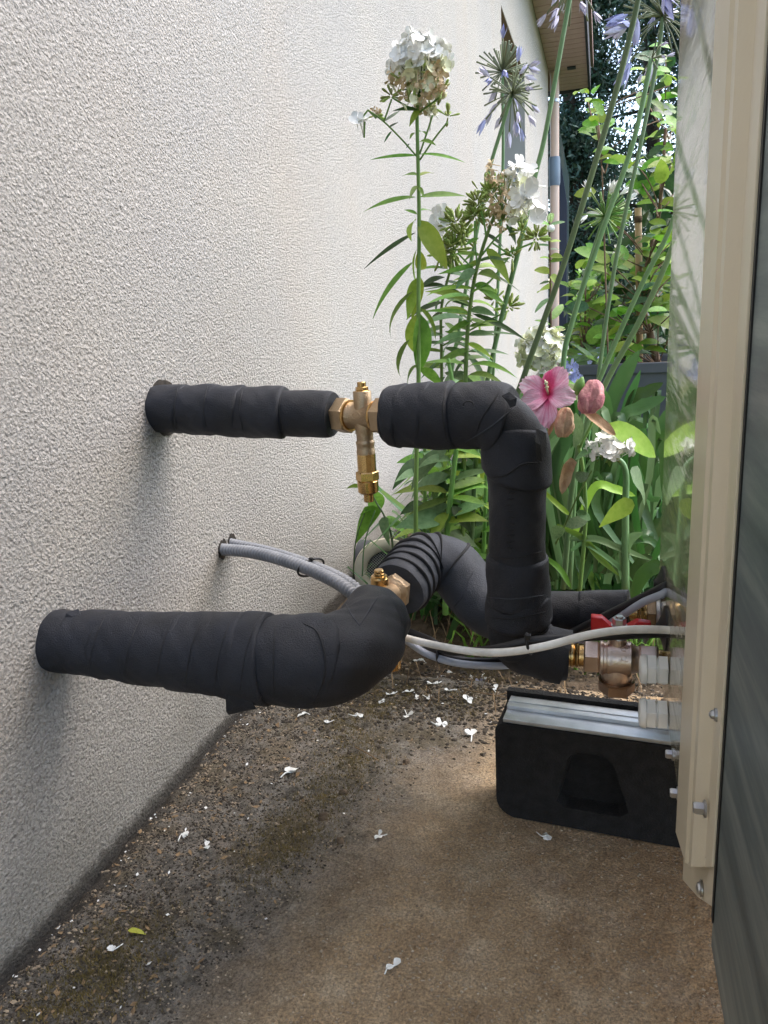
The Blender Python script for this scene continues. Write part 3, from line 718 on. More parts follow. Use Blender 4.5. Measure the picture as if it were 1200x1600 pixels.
# lower bend wrap, a fat cone tapering to the valve and dipping to a point
c1, c2, c3 = P(812, 1000, VY_), P(846, 1028, VY_), P(881, 1030, VY_)
pl = Path([P(806, 985, VY_), P(812, 1010, VY_), P(884, 1030, VY_)], .02)
sweep(pl, 0.004, pl.L, lambda u, t: re_ * (.98 - .25 * u ** 2) + .016 * np.exp(-((u - .45) / .28) ** 2) * np.maximum(0, -np.cos(t)) ** 3, 84, .0025, tilt1=(.006, 0), wr=.0007).obj('tape_wrap', 'foam', ep, auto=60)
q = P(852, 690, VY_ - .0) ; nrm = toC(q)
patch('loose_tape_end', [P(838, 668, .80), P(853, 676, .812), P(854, 700, .81), P(847, 722, .80), P(838, 716, .792), P(836, 690, .79)], nrm, .003, ep, 'tape_and_shade', 1.0)
patch('loose_tape_end', [P(600, 643, .84), P(610, 644, .832), P(611, 658, .832), P(597, 658, .84), P(594, 650, .842)], toC(q), .004, ep, 'tape_and_shade', 1.2)
patch('loose_tape_end', [P(783, 618, .80), P(796, 612, .802), P(808, 622, .80), P(806, 634, .797), P(797, 637, .795), P(792, 628, .797)], toC(q), .0015, ep, 'tape', 1.5)
b = MB(); c = P(732, 632, .808)
b.tube([c + R @ Vector((7.5 / 1400 * math.cos(a), 5 / 1400 * math.sin(a), 0)) + toC(c) * .0012 for a in np.linspace(PI * .9, PI * 2.1, 14)], .0009, 6); b.obj('seam_dent', 'tape_and_shade', ep)
# crimp marks down the vertical foam seam
cr = MB()
for i in range(13):
    yy = 742 + i * 9.5; c = P(800 + 2 * math.sin(i), yy, VY_ - re_ * 1.0)
    cr.tube([c + R @ Vector((dx_ * k, (1.5 * math.cos(dx_)) * k * .6, 0)) for dx_ in (-7, -3, 0, 3, 7)], [.0004, .0011, .0013, .0011, .0004], 6)
cr.obj('seam_crimps', 'tape_and_shade', ep)

# ------------------------------------------------------------------ ball valve with red handle
k = 1 / ppm(BV); X = Vector((1, 0, 0))
ba = thing('ball_valve', 'nickelled ball valve with red butterfly handle joined to the heat pump', 'valve', BV - Z * (58 * k))
b = MB(); b.lathe([(-86 * k, 19 * k), (-66 * k, 19 * k), (-65 * k, 20.5 * k), (-62 * k, 20.5 * k), (-61 * k, 18 * k), (-57 * k, 20 * k), (-55 * k, 20.5 * k), (-53 * k, 18.5 * k), (-44 * k, 19 * k)], BV, X, 36); b.obj('brass_adapter', 'brass', ba, auto=30)
b = MB(); hex_(b, BV, X, -46 * k, -23 * k, 27 * k, .07, .12); b.obj('hexagon_nut', 'nickel', ba, auto=20)
b = MB()
b.lathe([(-23 * k, 24 * k), (-21 * k, 27 * k), (-17 * k, 27 * k), (-16 * k, 25 * k), (-12 * k, 25 * k), (-11 * k, 27 * k), (24 * k, 27 * k), (27 * k, 24 * k), (32 * k, 21 * k), (38 * k, 20 * k)], BV, X, 44)
b.lathe([(-38 * k, 21 * k), (-34 * k, 23.5 * k), (-22 * k, 23.5 * k), (0, 23 * k)], BV + X * 4 * k, Z, 40)
b.lathe([(22 * k, 13 * k), (34 * k, 13 * k), (35 * k, 11 * k)], BV + X * 5 * k, Z, 28)
b.obj('body', 'nickel', ba, auto=35)
b = MB(); b.lathe([(-40 * k, 27 * k), (-36 * k, 28 * k)], BV + X * 4 * k, Z, 40); hex_(b, BV + X * 4 * k, Z, -57 * k, -39 * k, 27.5 * k, .06, .3); b.obj('strainer_cap', 'bronze', ba, auto=20)
b = MB(); hex_(b, BV, X, 36 * k, 64 * k, 25 * k, .07, .1); b.obj('hexagon_nut', 'nickel', ba, auto=20)
b = MB(); b.lathe([(64 * k, 17 * k), (82 * k, 17 * k)], BV, X, 30); b.obj('unit_nipple', 'brass', ba, auto=30)
b = MB(); st = BV + X * 6 * k; b.lathe([(34 * k, 8 * k), (58 * k, 8 * k)], st, Z, 20); b.lathe([(34 * k, 12 * k), (40 * k, 11 * k), (42 * k, 8 * k)], st, Z, 24); b.obj('stem', 'steel', ba, auto=30)
# handle: hub with two drooping wings
b = MB()
prof = [(-42, 46, 70, 9), (-26, 45, 69, 10), (-12, 43, 56, 12), (0, 44, 54, 13), (12, 43, 56, 12), (26, 47, 66, 10), (46, 48, 64, 9)]
hp_ = [Vector(st) + X * 0] 
v = []; f = []
for i, (x, z0, z1, wd) in enumerate(prof):
    for zz, s_ in ((z0, -1), (z0, 1), (z1, 1), (z1, -1)): v.append(st + X * x * k + Z * zz * k + Vector((0, 1, 0)) * s_ * wd * .8 * k)
for i in range(len(prof) - 1):
    for j in range(4): f.append((i * 4 + j, i * 4 + (j + 1) % 4, i * 4 + 4 + (j + 1) % 4, i * 4 + 4 + j))
f.append((3, 2, 1, 0)); f.append(tuple(len(v) - 4 + j for j in range(4)))
b.add(v, f); ho = b.obj('handle', 'red', ba, True, .0012)
sharp(ho.data, 40)
b = MB(); b.lathe([(54 * k, 12.5 * k), (56 * k, 12.5 * k)], st, Z, 24); hex_(b, st, Z, 56 * k, 68 * k, 10.5 * k, .1, .2); b.lathe([(68 * k, 6 * k), (71 * k, 5.6 * k)], st, Z, 20); b.obj('handle_nut', 'steel', ba, auto=25)
fyv = toC(BV); fyv = (fyv - X * fyv.x).normalized(); up_ = X.cross(fyv); up_ = up_ if up_.z > 0 else -up_
for (x0_, z0_, w_, h_) in ((13, 6, 11, 20), (13, 13.5, 6, 4), (13, 0, 6, 7)):
    c = BV + X * x0_ * k + fyv * 27.2 * k + up_ * z0_ * k
    r4 = [c + X * sx * w_ / 2 * k + up_ * sz * h_ / 2 * k - fyv * (abs(z0_ + sz * h_ / 2) ** 2 / 54) * k for sx, sz in ((-1, -1), (1, -1), (1, 1), (-1, 1), (-1, -1))]
    b = MB(); b.tube(r4, .5 * k, 5); b.obj('embossed_mark', 'nickel', ba)
text('DN25 PN', 5.5 * k, BV + X * -5 * k + fyv * 27.2 * k, up_, -X, .35 * k, 'nickel', ba)

# ------------------------------------------------------------------ lower pipe
w0 = PX(92, 1000, WX); l1 = P(545, 1032, .625); l2 = P(588, 966, .765)
l1 = P(552, 1040, .63)
lp = thing('insulated_pipe', 'large foam wrapped lower pipe leaving the wall and turning back in front of the vent', 'pipe', w0)
pL = Path([w0 - X * .03, l1, l2], [.055])
rl0 = 43 / ppm(w0); rl1 = 66 / ppm(P(430, 1040, .63))
fl_ = lambda px: pL.near(P(px, 1000 + .11 * (px - 92), .68 - .05 * (px - 92) / 450))
sweep(pL, 0, pL.L, lambda u, t: rl0 * 1.0 + (rl1 - rl0) * np.minimum(1, u * 1.3) - .0075 * np.clip((u - .72) / .28, 0, 1) - .002 * np.exp(-(1 - u) * 80), 90, .003, wr=.0006).obj('foam_sleeve', 'foam', lp, auto=60)
edg = [(80, 142), (130, 196), (180, 248), (232, 300), (284, 352), (336, 392), (378, 430)]
bb = []
for i, (a, c) in enumerate(edg):
    rr = rl0 + (rl1 - rl0) * min(1, (a - 80) / 300)
    bb.append((fl_(a) - (.03 if i == 0 else 0), fl_(c), rr * 1.005, rr * 1.075, (.006, .6), (.009, .5 + .2 * i)))
add_bands(pL, bb, lp)
sE = fl_(486)
sweep(pL, fl_(426), sE + .012, lipr(rl1 * 1.0, rl1 * 1.05), 90, .0025, (.002, 1), (.012, .3)).obj('tape_band', 'tape', lp)
sweep(pL, sE, pL.L - .001, lambda u, t: rl1 * (1.03 - .17 * u) + .0022 * (1 - np.exp(-u * 60)), 90, .0025, (.012, .3), (.004, 0), wr=.0012).obj('elbow_wrap', 'foam', lp, auto=60)
patch('loose_tape_end', [P(352, 1085, .60), P(392, 1092, .60), P(400, 1108, .605), P(378, 1112, .61), P(357, 1117, .615), P(353, 1112, .61)], toC(l1), .004, lp, 'tape', 1.2)
patch('loose_tape_end', [P(103, 958, .652), P(122, 951, .66), P(127, 962, .652), P(112, 975, .646), P(100, 970, .648)], toC(l1), .002, lp, 'tape', 1.3)
# triangular seam on the elbow top
# ------------------------------------------------------------------ brass valve behind the lower elbow
BC = P(606, 932, .83); k = 1 / ppm(BC)
a0 = P(592, 950, .775); a1 = P(628, 918, .90); ax = (a1 - a0).normalized()
b2 = thing('brass_valve', 'brass cross valve with round top plug half hidden behind the lower foam elbow', 'valve', BC - Z * (120 * k))
b = MB(); b.lathe([(-40 * k, 20 * k), (-24 * k, 20 * k), (-20 * k, 18 * k), (14 * k, 18 * k), (20 * k, 26 * k), (25 * k, 27 * k)], BC, ax, 40); b.lathe([(-30 * k, 14 * k), (-10 * k, 16 * k), (8 * k, 16 * k), (24 * k, 13.5 * k)], BC - X * 12 * k, Z, 36); b.obj('body', 'castbrass', b2, auto=40)
b = MB(); hex_(b, BC, ax, 20 * k, 44 * k, 30 * k, .1, .1); b.obj('hexagon_nut', 'castbrass', b2, auto=20)
pc = BC - X * 12 * k + Z * 6 * k
b = MB(); b.lathe([(6 * k, 14.2 * k), (24 * k, 14.2 * k), (25.5 * k, 13 * k), (28 * k, 12.6 * k), (29 * k, 9 * k), (32 * k, 8.5 * k), (32.5 * k, 7.8 * k), (36 * k, 7.8 * k), (38 * k, 6.5 * k)], pc, Z, 32); b.obj('vent_plug', 'brass', b2, auto=30)
b = MB(); b.lathe([(-70 * k, 13.5 * k), (-30 * k, 13.5 * k)], BC - X * 0 * k, Z, 24); hex_(b, BC, Z, -104 * k, -88 * k, 16 * k, .08, .3); b.lathe([(-88 * k, 13.6 * k), (-70 * k, 13.6 * k)], BC, Z, 16); b.lathe([(-124 * k, 12 * k), (-122 * k, 14.5 * k), (-104 * k, 15 * k)], BC, Z, 24); b.obj('relief_cartridge', 'brass', b2, auto=25)

# ------------------------------------------------------------------ rear pipe with dark rings
r0 = P(622, 922, .885); r1 = P(676, 862, 1.0); r2 = P(764, 958, .945); r3 = P(984, 956, .925)
rr1 = 41 / ppm(r1)
rear_ = rp = thing('insulated_pipe', 'grey ribbed foam elbow pipe running behind the vertical pipe to the heat pump', 'pipe', r2 - Z * .04)
pr_ = Path([r0, P(660, 872, .96), P(708, 884, .97), r2, r3], [.04, .035, .05])
rad = lambda S: rr1 * 1.0
sX = pr_.near(r2)
def rrad(u, t): return rr1 * (1.05 - .12 * u) 
sweep(pr_, 0, sX + .03, lambda u, t: rr1 * 1.02 - .002 * np.exp(-u * 60) + 0 * t, 84, .003, tilt0=(.003, 0), wr=.0005).obj('foam_sleeve', 'foamgrey', rp, auto=60)
sweep(pr_, sX - .01, pr_.L, const(34 / ppm(r3)), 84, .003, wr=.0004).obj('foam_sleeve', 'foam', rp, auto=60)
for i, s_ in enumerate((.010, .026, .042, .057, .070, .084, .112)):
    sweep(pr_, s_, s_ + .0035, lambda u, t: rr1 * 1.02 + .003 * np.sin(u * PI), 84, .0008, (.005, .4), (.005, .4), wr=.0003).obj('tape_ring', 'tape_and_shade', rp)
sweep(pr_, pr_.near(P(905, 956, .93)), pr_.L - .002, lambda u, t: 34 / ppm(r3) * (1.01 + .0 * u) + .002 * np.exp(-((t - .5) / .35) ** 2), 84, .003, (.004, 1), (.002, 0), wr=.0004).obj('tape_band', 'tape', rp)
b = MB(); b.lathe([(-.003, rr1 * .98), (-.0005, rr1 * .5)], r0, -Vector(pr_.T[0]), 40); 
# brass union into the unit
RC = r3 + Vector((0, 0, 0)); k = 1 / ppm(RC)
un = thing('pipe_union', 'brass and zinc union joining the rear foam pipe to the heat pump', 'pipe union', RC + X * .02 - Z * .02)
b = MB(); b.lathe([(-.006, 16 * k), (10 * k, 16 * k)], RC, X, 30); b.lathe([(10 * k, 20 * k), (12 * k, 21 * k), (14 * k, 20 * k), (16 * k, 21 * k), (18 * k, 20 * k), (24 * k, 20 * k)], RC, X, 36); b.obj('threaded_collar', 'brass', un, auto=30)
b = MB(); hex_(b, RC, X, 24 * k, 38 * k, 23 * k, .06, .2); b.obj('hexagon_nut', 'castbrass', un, auto=20)
b = MB(); b.lathe([(38 * k, 24 * k), (43 * k, 26 * k), (44 * k, 25 * k)], RC, X, 36); b.lathe([(44 * k, 19 * k), ((UX - RC.x), 19 * k)], RC, X, 36); b.obj('washer', 'steel', un, auto=30)

# ------------------------------------------------------------------ conduits and cables
def conduit(name, pts, r, label):
    p = Path(catmull([Vector(q) for q in pts], 10), .02, .001) if False else None
    c = catmull(pts, 14)
    pp_ = Path([c[0], c[-1]], .02, .001)
    q = np.array([tuple(v) for v in c]); d = np.r_[0, np.cumsum(np.linalg.norm(np.diff(q, axis=0), axis=1))]
    pp_.L = d[-1]; n = int(d[-1] / .001); pp_.s = np.linspace(0, d[-1], n); pp_.C = np.stack([np.interp(pp_.s, d, q[:, i]) for i in range(3)], 1)
    T = np.gradient(pp_.C, axis=0)
    for _ in range(3): T[1:-1] = (T[:-2] + T[1:-1] * 2 + T[2:]) / 4
    T /= np.linalg.norm(T, axis=1)[:, None]; pp_.T = T
    u = np.array([0, 0, 1.]); N = np.zeros_like(T)
    for i in range(n):
        u = u - T[i] * (u @ T[i]); u /= np.linalg.norm(u); N[i] = u
    pp_.N = N; pp_.B = np.cross(T, N)
    sb = sweep(pp_, 0, pp_.L, lambda u_, t: r * (1 - .14 * (1 + np.sign(np.sin(u_ * pp_.L / .0068 * 2 * PI)) * np.abs(np.sin(u_ * pp_.L / .0068 * 2 * PI)) ** .4)), 20, .00077, wr=0)
    o = sb.obj(name, 'conduit'); tag(o, label, 'conduit', None); return pp_
cA = [PX(348, 858, WX) - X * .01, P(400, 864, 1.03), P(470, 884, .985), P(530, 912, .94), P(562, 938, .915), P(590, 968, .89), P(612, 985, .865)]
cB = [PX(362, 848, WX) - X * .01, P(420, 862, 1.055), P(482, 882, 1.01), P(540, 908, .965), P(572, 936, .945), P(598, 968, .915), P(616, 988, .885)]
pcA = conduit('conduit', cA, 10.3 / ppm(P(450, 880, 1.0)), 'front grey corrugated conduit, the lower of the pair curving from the wall')
pcB = conduit('conduit', cB, 9.0 / ppm(P(450, 880, 1.02)), 'rear grey corrugated conduit, the upper of the pair curving from the wall')
def ring_tie(pts, r, label, w=.0018, head=None):
    b = MB(); t_ = thing('cable_tie', label, 'cable tie', pts[0])
    b.tube(list(pts) + [pts[0]], w, 6); b.obj('strap', 'tie', t_)
    hd = MB(); h0 = Vector(head if head else pts[0]); hd.box((-.003, -.0025, -.003), (.003, .0025, .003), Matrix.Translation(h0)); hd.obj('tie_head', 'tie', t_, False, .0006)
def loop_at(p, T, a, b_, n=20, tilt=0):
    T = Vector(T).normalized(); u = Vector((0, 0, 1)); u = (u - T * u.dot(T)).normalized(); w_ = T.cross(u)
    return [Vector(p) + u * a * math.cos(x) + w_ * b_ * math.sin(x) for x in np.linspace(0, 2 * PI, n, endpoint=False)]
tp = (P(484, 889, .98) + P(488, 884, 1.01)) / 2
ring_tie(loop_at(tp, P(530, 912, .94) - P(470, 884, .985), .0125, .025), 0, 'black cable tie round both grey corrugated conduits')
def cable(name, pts, r, mat, label, cat='cable'):
    b = MB(); b.tube(catmull(pts, 10), r, 12); o = b.obj(name, mat); tag(o, label, cat); return o
kc = 1 / ppm(P(800, 1010, .78))
cable('cable', [P(600, 978, .86), P(630, 995, .84), P(680, 1008, .81), P(740, 1018, .78), (P(790, 1019, .765)), P(850, 1010, .765), P(920, 992, .772), P(980, 984, .785), P(1036, 984, .80), PX(1046, 986, UX) + X * .004], 6.2 * kc, 'whitecable', 'white cable sagging in front of the vertical pipe to the heat pump')
cable('cable', [P(600, 970, .89), P(632, 984, .875), P(672, 1000, .85), P(700, 1018, .82), P(770, 1014, .782), P(830, 1001, .778), P(900, 996, .785), P(970, 993, .793), P(1030, 990, .81), PX(1046, 990, UX) + X * .004], 6.5 * kc, 'blackrubber', 'black cable tied behind the white cable and entering the lower grommet')
cable('cable', [P(596, 975, .875), P(626, 992, .865), P(664, 1016, .845), P(720, 1031, .83), P(780, 1032, .86), P(830, 1020, .89), P(900, 985, .90), P(960, 955, .885), P(1000, 935, .875), P(1034, 918, .86), PX(1040, 912, UX) + X * .004], 6.5 * kc, 'blackrubber', 'black cable passing low behind the vertical pipe to the upper grommet')
cable('cable', [P(596, 985, .865), P(630, 998, .855), P(668, 1022, .835), P(720, 1037, .82), P(790, 1040, .85), P(850, 1030, .88), P(920, 995, .895), P(970, 963, .88), P(1005, 941, .865), P(1034, 929, .85), PX(1040, 920, UX) + X * .004], 6.3 * kc, 'greycable', 'light grey cable hanging lowest behind the vertical pipe')
ring_tie(loop_at(P(826, 1006, .771), P(850, 1003, .77) - P(790, 1012, .77), .011, .010), 0, 'black cable tie on the white cable at the vertical pipe', .0018, P(825, 995, .764))
ring_tie(loop_at(P(690, 1024, .832), P(720, 1034, .82) - P(664, 1020, .845), .010, .009), 0, 'black cable tie round the grey and black cables left of the vertical pipe', .0018)

# ================================================================== PLANTS
def leaf_verts(L, W, droop, fold=.25, kind='lance', nseg=8, wave=0, seed=0):
    """blade along +x from the origin, up is +z; droop bends it down; returns verts, faces"""
    rs = random.Random(seed); v = []; f = []
    ang = 0; x = 0; z = 0; seg = L / nseg; sw = rs.uniform(-.12, .12); y = 0
    for i in range(nseg + 1):
        u = i / nseg
        if kind == 'lance': wd = (math.sin(PI * min(1, u ** .75)) ** .9) if 0 < u < 1 else .04
        elif kind == 'oval': wd = math.sin(PI * u ** .85) ** .6 if 0 < u < 1 else .05
        elif kind == 'heart': wd = (1 - u) ** .75 * (.75 + 1.6 * u * (1 - u)) * (1.15 if i else .5)
        elif kind == 'strap': wd = min(1, (1 - u) * 3.2) ** .6 * (.7 + .3 * min(1, u * 4)) if u < 1 else .04
        elif kind == 'petal': wd = math.sin(PI * (.12 + .80 * u) ** 1.7 if u < 1 else PI * .98) ** .7
        wd = max(wd, .03) * W / 2
        wz = math.sin(u * 9 + seed) * wave * W
        zz = z + fold * wd; v += [(x, y + wd, zz + wz), (x, y, z), (x, y - wd, zz - wz)]
        ang = -droop * (u + .5 / nseg) * 1.6
        x += seg * math.cos(ang); z += seg * math.sin(ang); y += sw * seg * u
    for i in range(nseg):
        a = i * 3; f += [(a, a + 1, a + 4, a + 3), (a + 1, a + 2, a + 5, a + 4)]
    return v, f
_lib = {}
def leaf_mesh(kind, asp, droop, mat, fold=.25, seed=0, wave=0, nseg=8):
    key = (kind, round(asp, 2), round(droop, 1), mat, fold, seed, wave)
    if key not in _lib:
        v, f = leaf_verts(1, asp, droop, fold, kind, nseg, wave, seed)
        me = bpy.data.meshes.new(kind + '_leaf'); me.from_pydata(v, [], f); me.polygons.foreach_set('use_smooth', [True] * len(f)); me.materials.append(M[mat]); _lib[key] = me
    return _lib[key]
def base_of(o):
    b_ = Vector((0, 0, 0))
    while o: b_ += Vector(o.location); o = o.parent
    return b_
def frame(base, d, up=(0, 0, 1), scale=1, roll=0):
    d = Vector(d).normalized(); up = Vector(up)
    if abs(d.dot(up.normalized())) > .98: up = Vector((0, -1, .1))
    y = up.cross(d).normalized(); z = d.cross(y)
    m3 = Matrix((d, y, z)).transposed() @ Matrix.Rotation(roll, 3, 'X')
    return Matrix.Translation(base) @ m3.to_4x4() @ Matrix.Scale(scale, 4)
def place(name, me, parent, mtx):
    o = ob(name, me, parent); o.matrix_local = Matrix.Translation(-base_of(parent)) @ mtx; return o
def leaf_pix(parent, a, b_, wpx, mat='leafL', Y=1.6, dY=None, droop=.35, kind='lance', roll=None, name='leaf', fold=.3, seed=None, wave=.02):
    """a leaf from the stem at a to a tip near b_ (photo pixels at depth Y), turned partly towards the viewer"""
    if dY is None: dY = random.uniform(-.05, .05)
    A = P(a[0], a[1], Y); B = P(b_[0], b_[1], Y + dY); L_ = (B - A).length; kk = ppm(A)
    asp = max(.08, min(1.2, 1.15 * wpx / kk / L_)); asp = round(asp * 20) / 20
    d = (B - A).normalized()
    lift = droop * .62
    side = Vector((0, 0, 1)); y = side.cross(d)
    if y.length < .1: y = Vector((1, 0, 0))
    d2 = (d + Vector((0, 0, 1)) * lift * (1 - abs(d.z))).normalized()
    me = leaf_mesh(kind, asp, droop, mat, fold, random.randint(0, 4) if seed is None else seed, wave)
    rl = roll if roll is not None else random.uniform(-.5, .5)
    fc_ = .0 if abs(rl) > .85 else 1.0
    return place(name, me, parent, frame(A, d2, up=Vector((0, 0, 1)) + toC(A) * fc_, scale=L_ * 1.04, roll=rl * .6))
def stem(parent, pts, w0, w1, mat, name='stem', n=7):
    c = catmull(pts, 6); b = MB(); m_ = len(c)
    b.tube(c, [w0 + (w1 - w0) * i / (m_ - 1) for i in range(m_)], n)
    return b.obj(name, mat, parent)
def rnd_dir(up=.0):
    while True:
        v = Vector((random.uniform(-1, 1), random.uniform(-1, 1), random.uniform(-1, 1)))
        if .1 < v.length < 1: return (v.normalized() + Vector((0, 0, up))).normalized()
# flower pieces (unit sized)
def flower_mesh(name, mat, npet=5, cup=.25, pw=.62, tube=.9, crumple=0, seed=0):
    rs = random.Random(seed); b = MB()
    for k_ in range(npet):
        v, f = leaf_verts(.5, .5 * pw * 1.5, -cup + rs.uniform(-.1, .2) + crumple * rs.uniform(-1.5, 2), .12, 'petal', 4, crumple * .1, k_)
        r_m = Matrix.Rotation(2 * PI * k_ / npet + rs.uniform(-.1, .1), 4, 'Z') @ Matrix.Translation((.05, 0, .02 * (k_ % 2)))
        b.add([r_m @ Vector(p) for p in v], f)
    if tube: b.tube([(0, 0, -tube), (0, 0, -.05), (0, 0, .02)], [.035, .05, .07], 5)
    me = bpy.data.meshes.new(name); me.from_pydata(b.v, [], b.f); me.polygons.foreach_set('use_smooth', [True] * len(b.f)); me.materials.append(M[mat]); return me
def bud_mesh(name, mat, r=.16, L_=1.0, seed=0):
    b = MB(); b.tube([(0, 0, 0), (0, 0, L_ * .35), (0, 0, L_ * .7), (0, 0, L_ * .9), (0, 0, L_)], [r * .45, r * .6, r, r * .7, r * .08], 6)
    me = bpy.data.meshes.new(name); me.from_pydata(b.v, [], b.f); me.polygons.foreach_set('use_smooth', [True] * len(b.f)); me.materials.append(M[mat]); return me
WF = [flower_mesh('white_flower', 'petal', cup=.2 + .15 * i, seed=i) for i in range(4)]
CF = [flower_mesh('cream_flower', 'cream_petal', cup=.5, seed=i + 9) for i in range(3)]
DF = [flower_mesh('dried_flower', 'dried', 5, .2, .45, .9, 1.0, seed=i + 20) for i in range(3)]
BU = [bud_mesh('bud', 'bud', .15), bud_mesh('bud', 'bud', .12, 1.1)]
CAL = [bud_mesh('calyx', 'bud', .1, 1)]
def zalign(base, d, s, spin=None):
    q_ = Vector(d).normalized().to_track_quat('Z', 'Y').to_matrix().to_4x4()
    return Matrix.Translation(base) @ q_ @ Matrix.Rotation(spin if spin is not None else random.uniform(0, 6.28), 4, 'Z') @ Matrix.Scale(s, 4)
def head(parent, px, py, Y, rpx, comp, nfl, fs, squash=1.0, seed=1, front=.55, bias=None):
    """flower head: comp(direction) -> list name; florets sit on a ball facing outward"""
    random.seed(seed); C_ = P(px, py, Y); k_ = 1 / ppm(C_); r = rpx * k_
    i = 0; ga = PI * (3 - math.sqrt(5))
    for j in range(nfl):
        zz = 1 - 2 * (j + .5) / nfl; rr = math.sqrt(1 - zz * zz); a = ga * j + random.uniform(-.25, .25)
        d = Vector((rr * math.cos(a), rr * math.sin(a), zz))
        kind = comp(d)
        if kind is None: continue
        nz = mnoise.noise(d * 2.1 + Vector((seed, 0, 0)))
        if nz < -.22: continue
        p = C_ + Vector((d.x * r, d.y * r, d.z * r * squash)) * random.uniform(.72, 1.12) * (1 + .38 * nz)
        dd = (d + rnd_dir() * .75).normalized()
        if kind in ('bud', 'calyx'):
            me = random.choice(BU if kind == 'bud' else CAL); s_ = fs * k_ * random.uniform(.55, .8); p = p - dd * s_ * .9; nm = kind
            place(nm, me, parent, zalign(p, dd, s_))
        else:
            me = random.choice({'white_flower': WF, 'cream_flower': CF, 'dried_flower': DF}[kind])
            if kind == 'dried_flower': dd = (dd + Vector((0, 0, -.5))).normalized()
            place(kind, me, parent, zalign(p, dd, fs * k_ * random.uniform(.85, 1.15)))
    b = MB()                                          # the branching stalks inside the head
    for j in range(26):
        d = rnd_dir(.3); e = C_ + Vector((d.x, d.y, d.z * squash)) * r * .85
        b.tube([C_ - Vector((0, 0, r * .9)), C_ + d * r * .3 - Vector((0, 0, r * .3)), e], .6 * k_ * 1.4, 4)
    b.obj('flower_stalks', 'stalk', parent)
W_, C__, D_, B_ = 'white_flower', 'cream_flower', 'dried_flower', 'bud'
camd = -FW

# ---- tall phlox
YP = 1.15
p1 = thing('phlox', 'tall phlox with a big white flower head leaning nowhere above the brass cross valve', 'flowering plant', P(650, 960, YP))
p1['label'] = 'tallest straight phlox stem with a big white flower head above the brass valve'
S1 = [(650, 930), (650, 760), (654, 600), (654, 477), (655, 342), (652, 200), (652, 165), (655, 130)]
stem(p1, [P(x, y, YP) for x, y in S1], 4.2 / ppm(P(652, 400, YP)), 2.4 / ppm(P(652, 200, YP)), 'stalk')
def comp1(d):
    x = d.x; z = d.z
    if z > .15: return W_
    if x < -.35: return random.choice([B_, C__, D_])
    if x > .3: return random.choice([D_, B_, C__])
    if z > -.35: return random.choice([W_, W_, C__])
    return random.choice([B_, D_, C__])
head(p1, 655, 112, YP, 42, comp1, 190, 23, 1.1, 11)
random.seed(5)
for x, y, n_, kinds in ((612, 150, 9, (B_,)), (585, 180, 7, (B_, D_)), (562, 182, 3, (W_,)), (700, 182, 10, (B_,)), (672, 175, 8, (B_, C__, W_)), (692, 140, 7, (D_, B_)), (640, 160, 6, (B_, C__))):
    c = P(x, y, YP + random.uniform(-.03, .03)); k = 1 / ppm(c)
    for i in range(n_):
        kd = random.choice(kinds); d = rnd_dir(.5)
        if kd == W_: place(W_, random.choice(WF), p1, zalign(c + rnd_dir() * 8 * k, (d + camd).normalized(), 24 * k))
        elif kd == C__: place(C__, random.choice(CF), p1, zalign(c + d * 8 * k, d, 16 * k))
        elif kd == D_: place(D_, random.choice(DF), p1, zalign(c + d * 8 * k, d, 14 * k))
        else: place('bud', random.choice(BU), p1, zalign(c + d * 3 * k, d, 16 * k))
tw = [[(651, 244), (628, 218), (600, 190), (575, 172)], [(575, 172), (565, 185)], [(656, 240), (668, 205), (676, 180)], [(656, 250), (680, 215), (700, 190)], [(600, 190), (612, 155)], [(575, 172), (588, 185)], [(570, 190), (569, 215)], [(652, 175), (625, 160), (612, 152)], [(652, 178), (690, 150)]]
b = MB()
for q in tw: b.tube(catmull([P(x, y, YP) for x, y in q], 5), 1.5 / ppm(P(652, 200, YP)), 5)
b.obj('side_twigs', 'stalk', p1)
for a, c, w_, mt, dr in [((652, 243), (580, 251), 7, 'leafL', .2), ((655, 241), (720, 250), 7, 'leafL', .3), ((652, 274), (626, 273), 9, 'leafL', .2), ((655, 275), (680, 268), 11, 'leafY', .2),
        ((650, 308), (568, 326), 11, 'leafL', .25), ((655, 308), (729, 306), 10, 'leafL', .25), ((650, 343), (628, 370), 15, 'leafY', .5), ((655, 344), (700, 415), 24, 'leafY', .3), ((650, 363), (570, 414), 8, 'leafD', .25),
        ((651, 390), (633, 450), 17, 'leafY', .5), ((655, 390), (661, 450), 17, 'leafY', .6), ((647, 408), (570, 484), 10, 'leafL', .4), ((645, 455), (576, 530), 9, 'leafL', .6), ((651, 435), (638, 490), 17, 'leafY', .5), ((656, 432), (650, 488), 16, 'leafY', .4),
        ((652, 490), (640, 566), 24, 'leafY', .5), ((656, 490), (668, 592), 28, 'leafL', .5), ((640, 530), (597, 590), 11, 'leafL', .8), ((657, 482), (694, 522), 14, 'leafL', .5), ((652, 208), (640, 212), 6, 'leafL', .3), ((655, 206), (668, 208), 7, 'leafL', .3),
        ((655, 222), (676, 222), 8, 'leafL', .3), ((652, 335), (632, 326), 6, 'leafL', .2), ((655, 330), (674, 327), 8, 'leafL', .2), ((652, 290), (640, 304), 6, 'leafL', .2), ((655, 292), (662, 305), 6, 'leafL', .2), ((655, 172), (618, 173), 9, 'leafD', .2), ((655, 170), (640, 192), 9, 'leafY', .3),
        ((652, 570), (625, 600), 14, 'leafL', .5), ((656, 575), (690, 600), 16, 'leafL', .5)]:
    leaf_pix(p1, a, c, w_, mt, YP, droop=dr, roll=random.choice([-.9, .9, .6, -.6]) if w_ > 12 else random.uniform(-.3, .3))
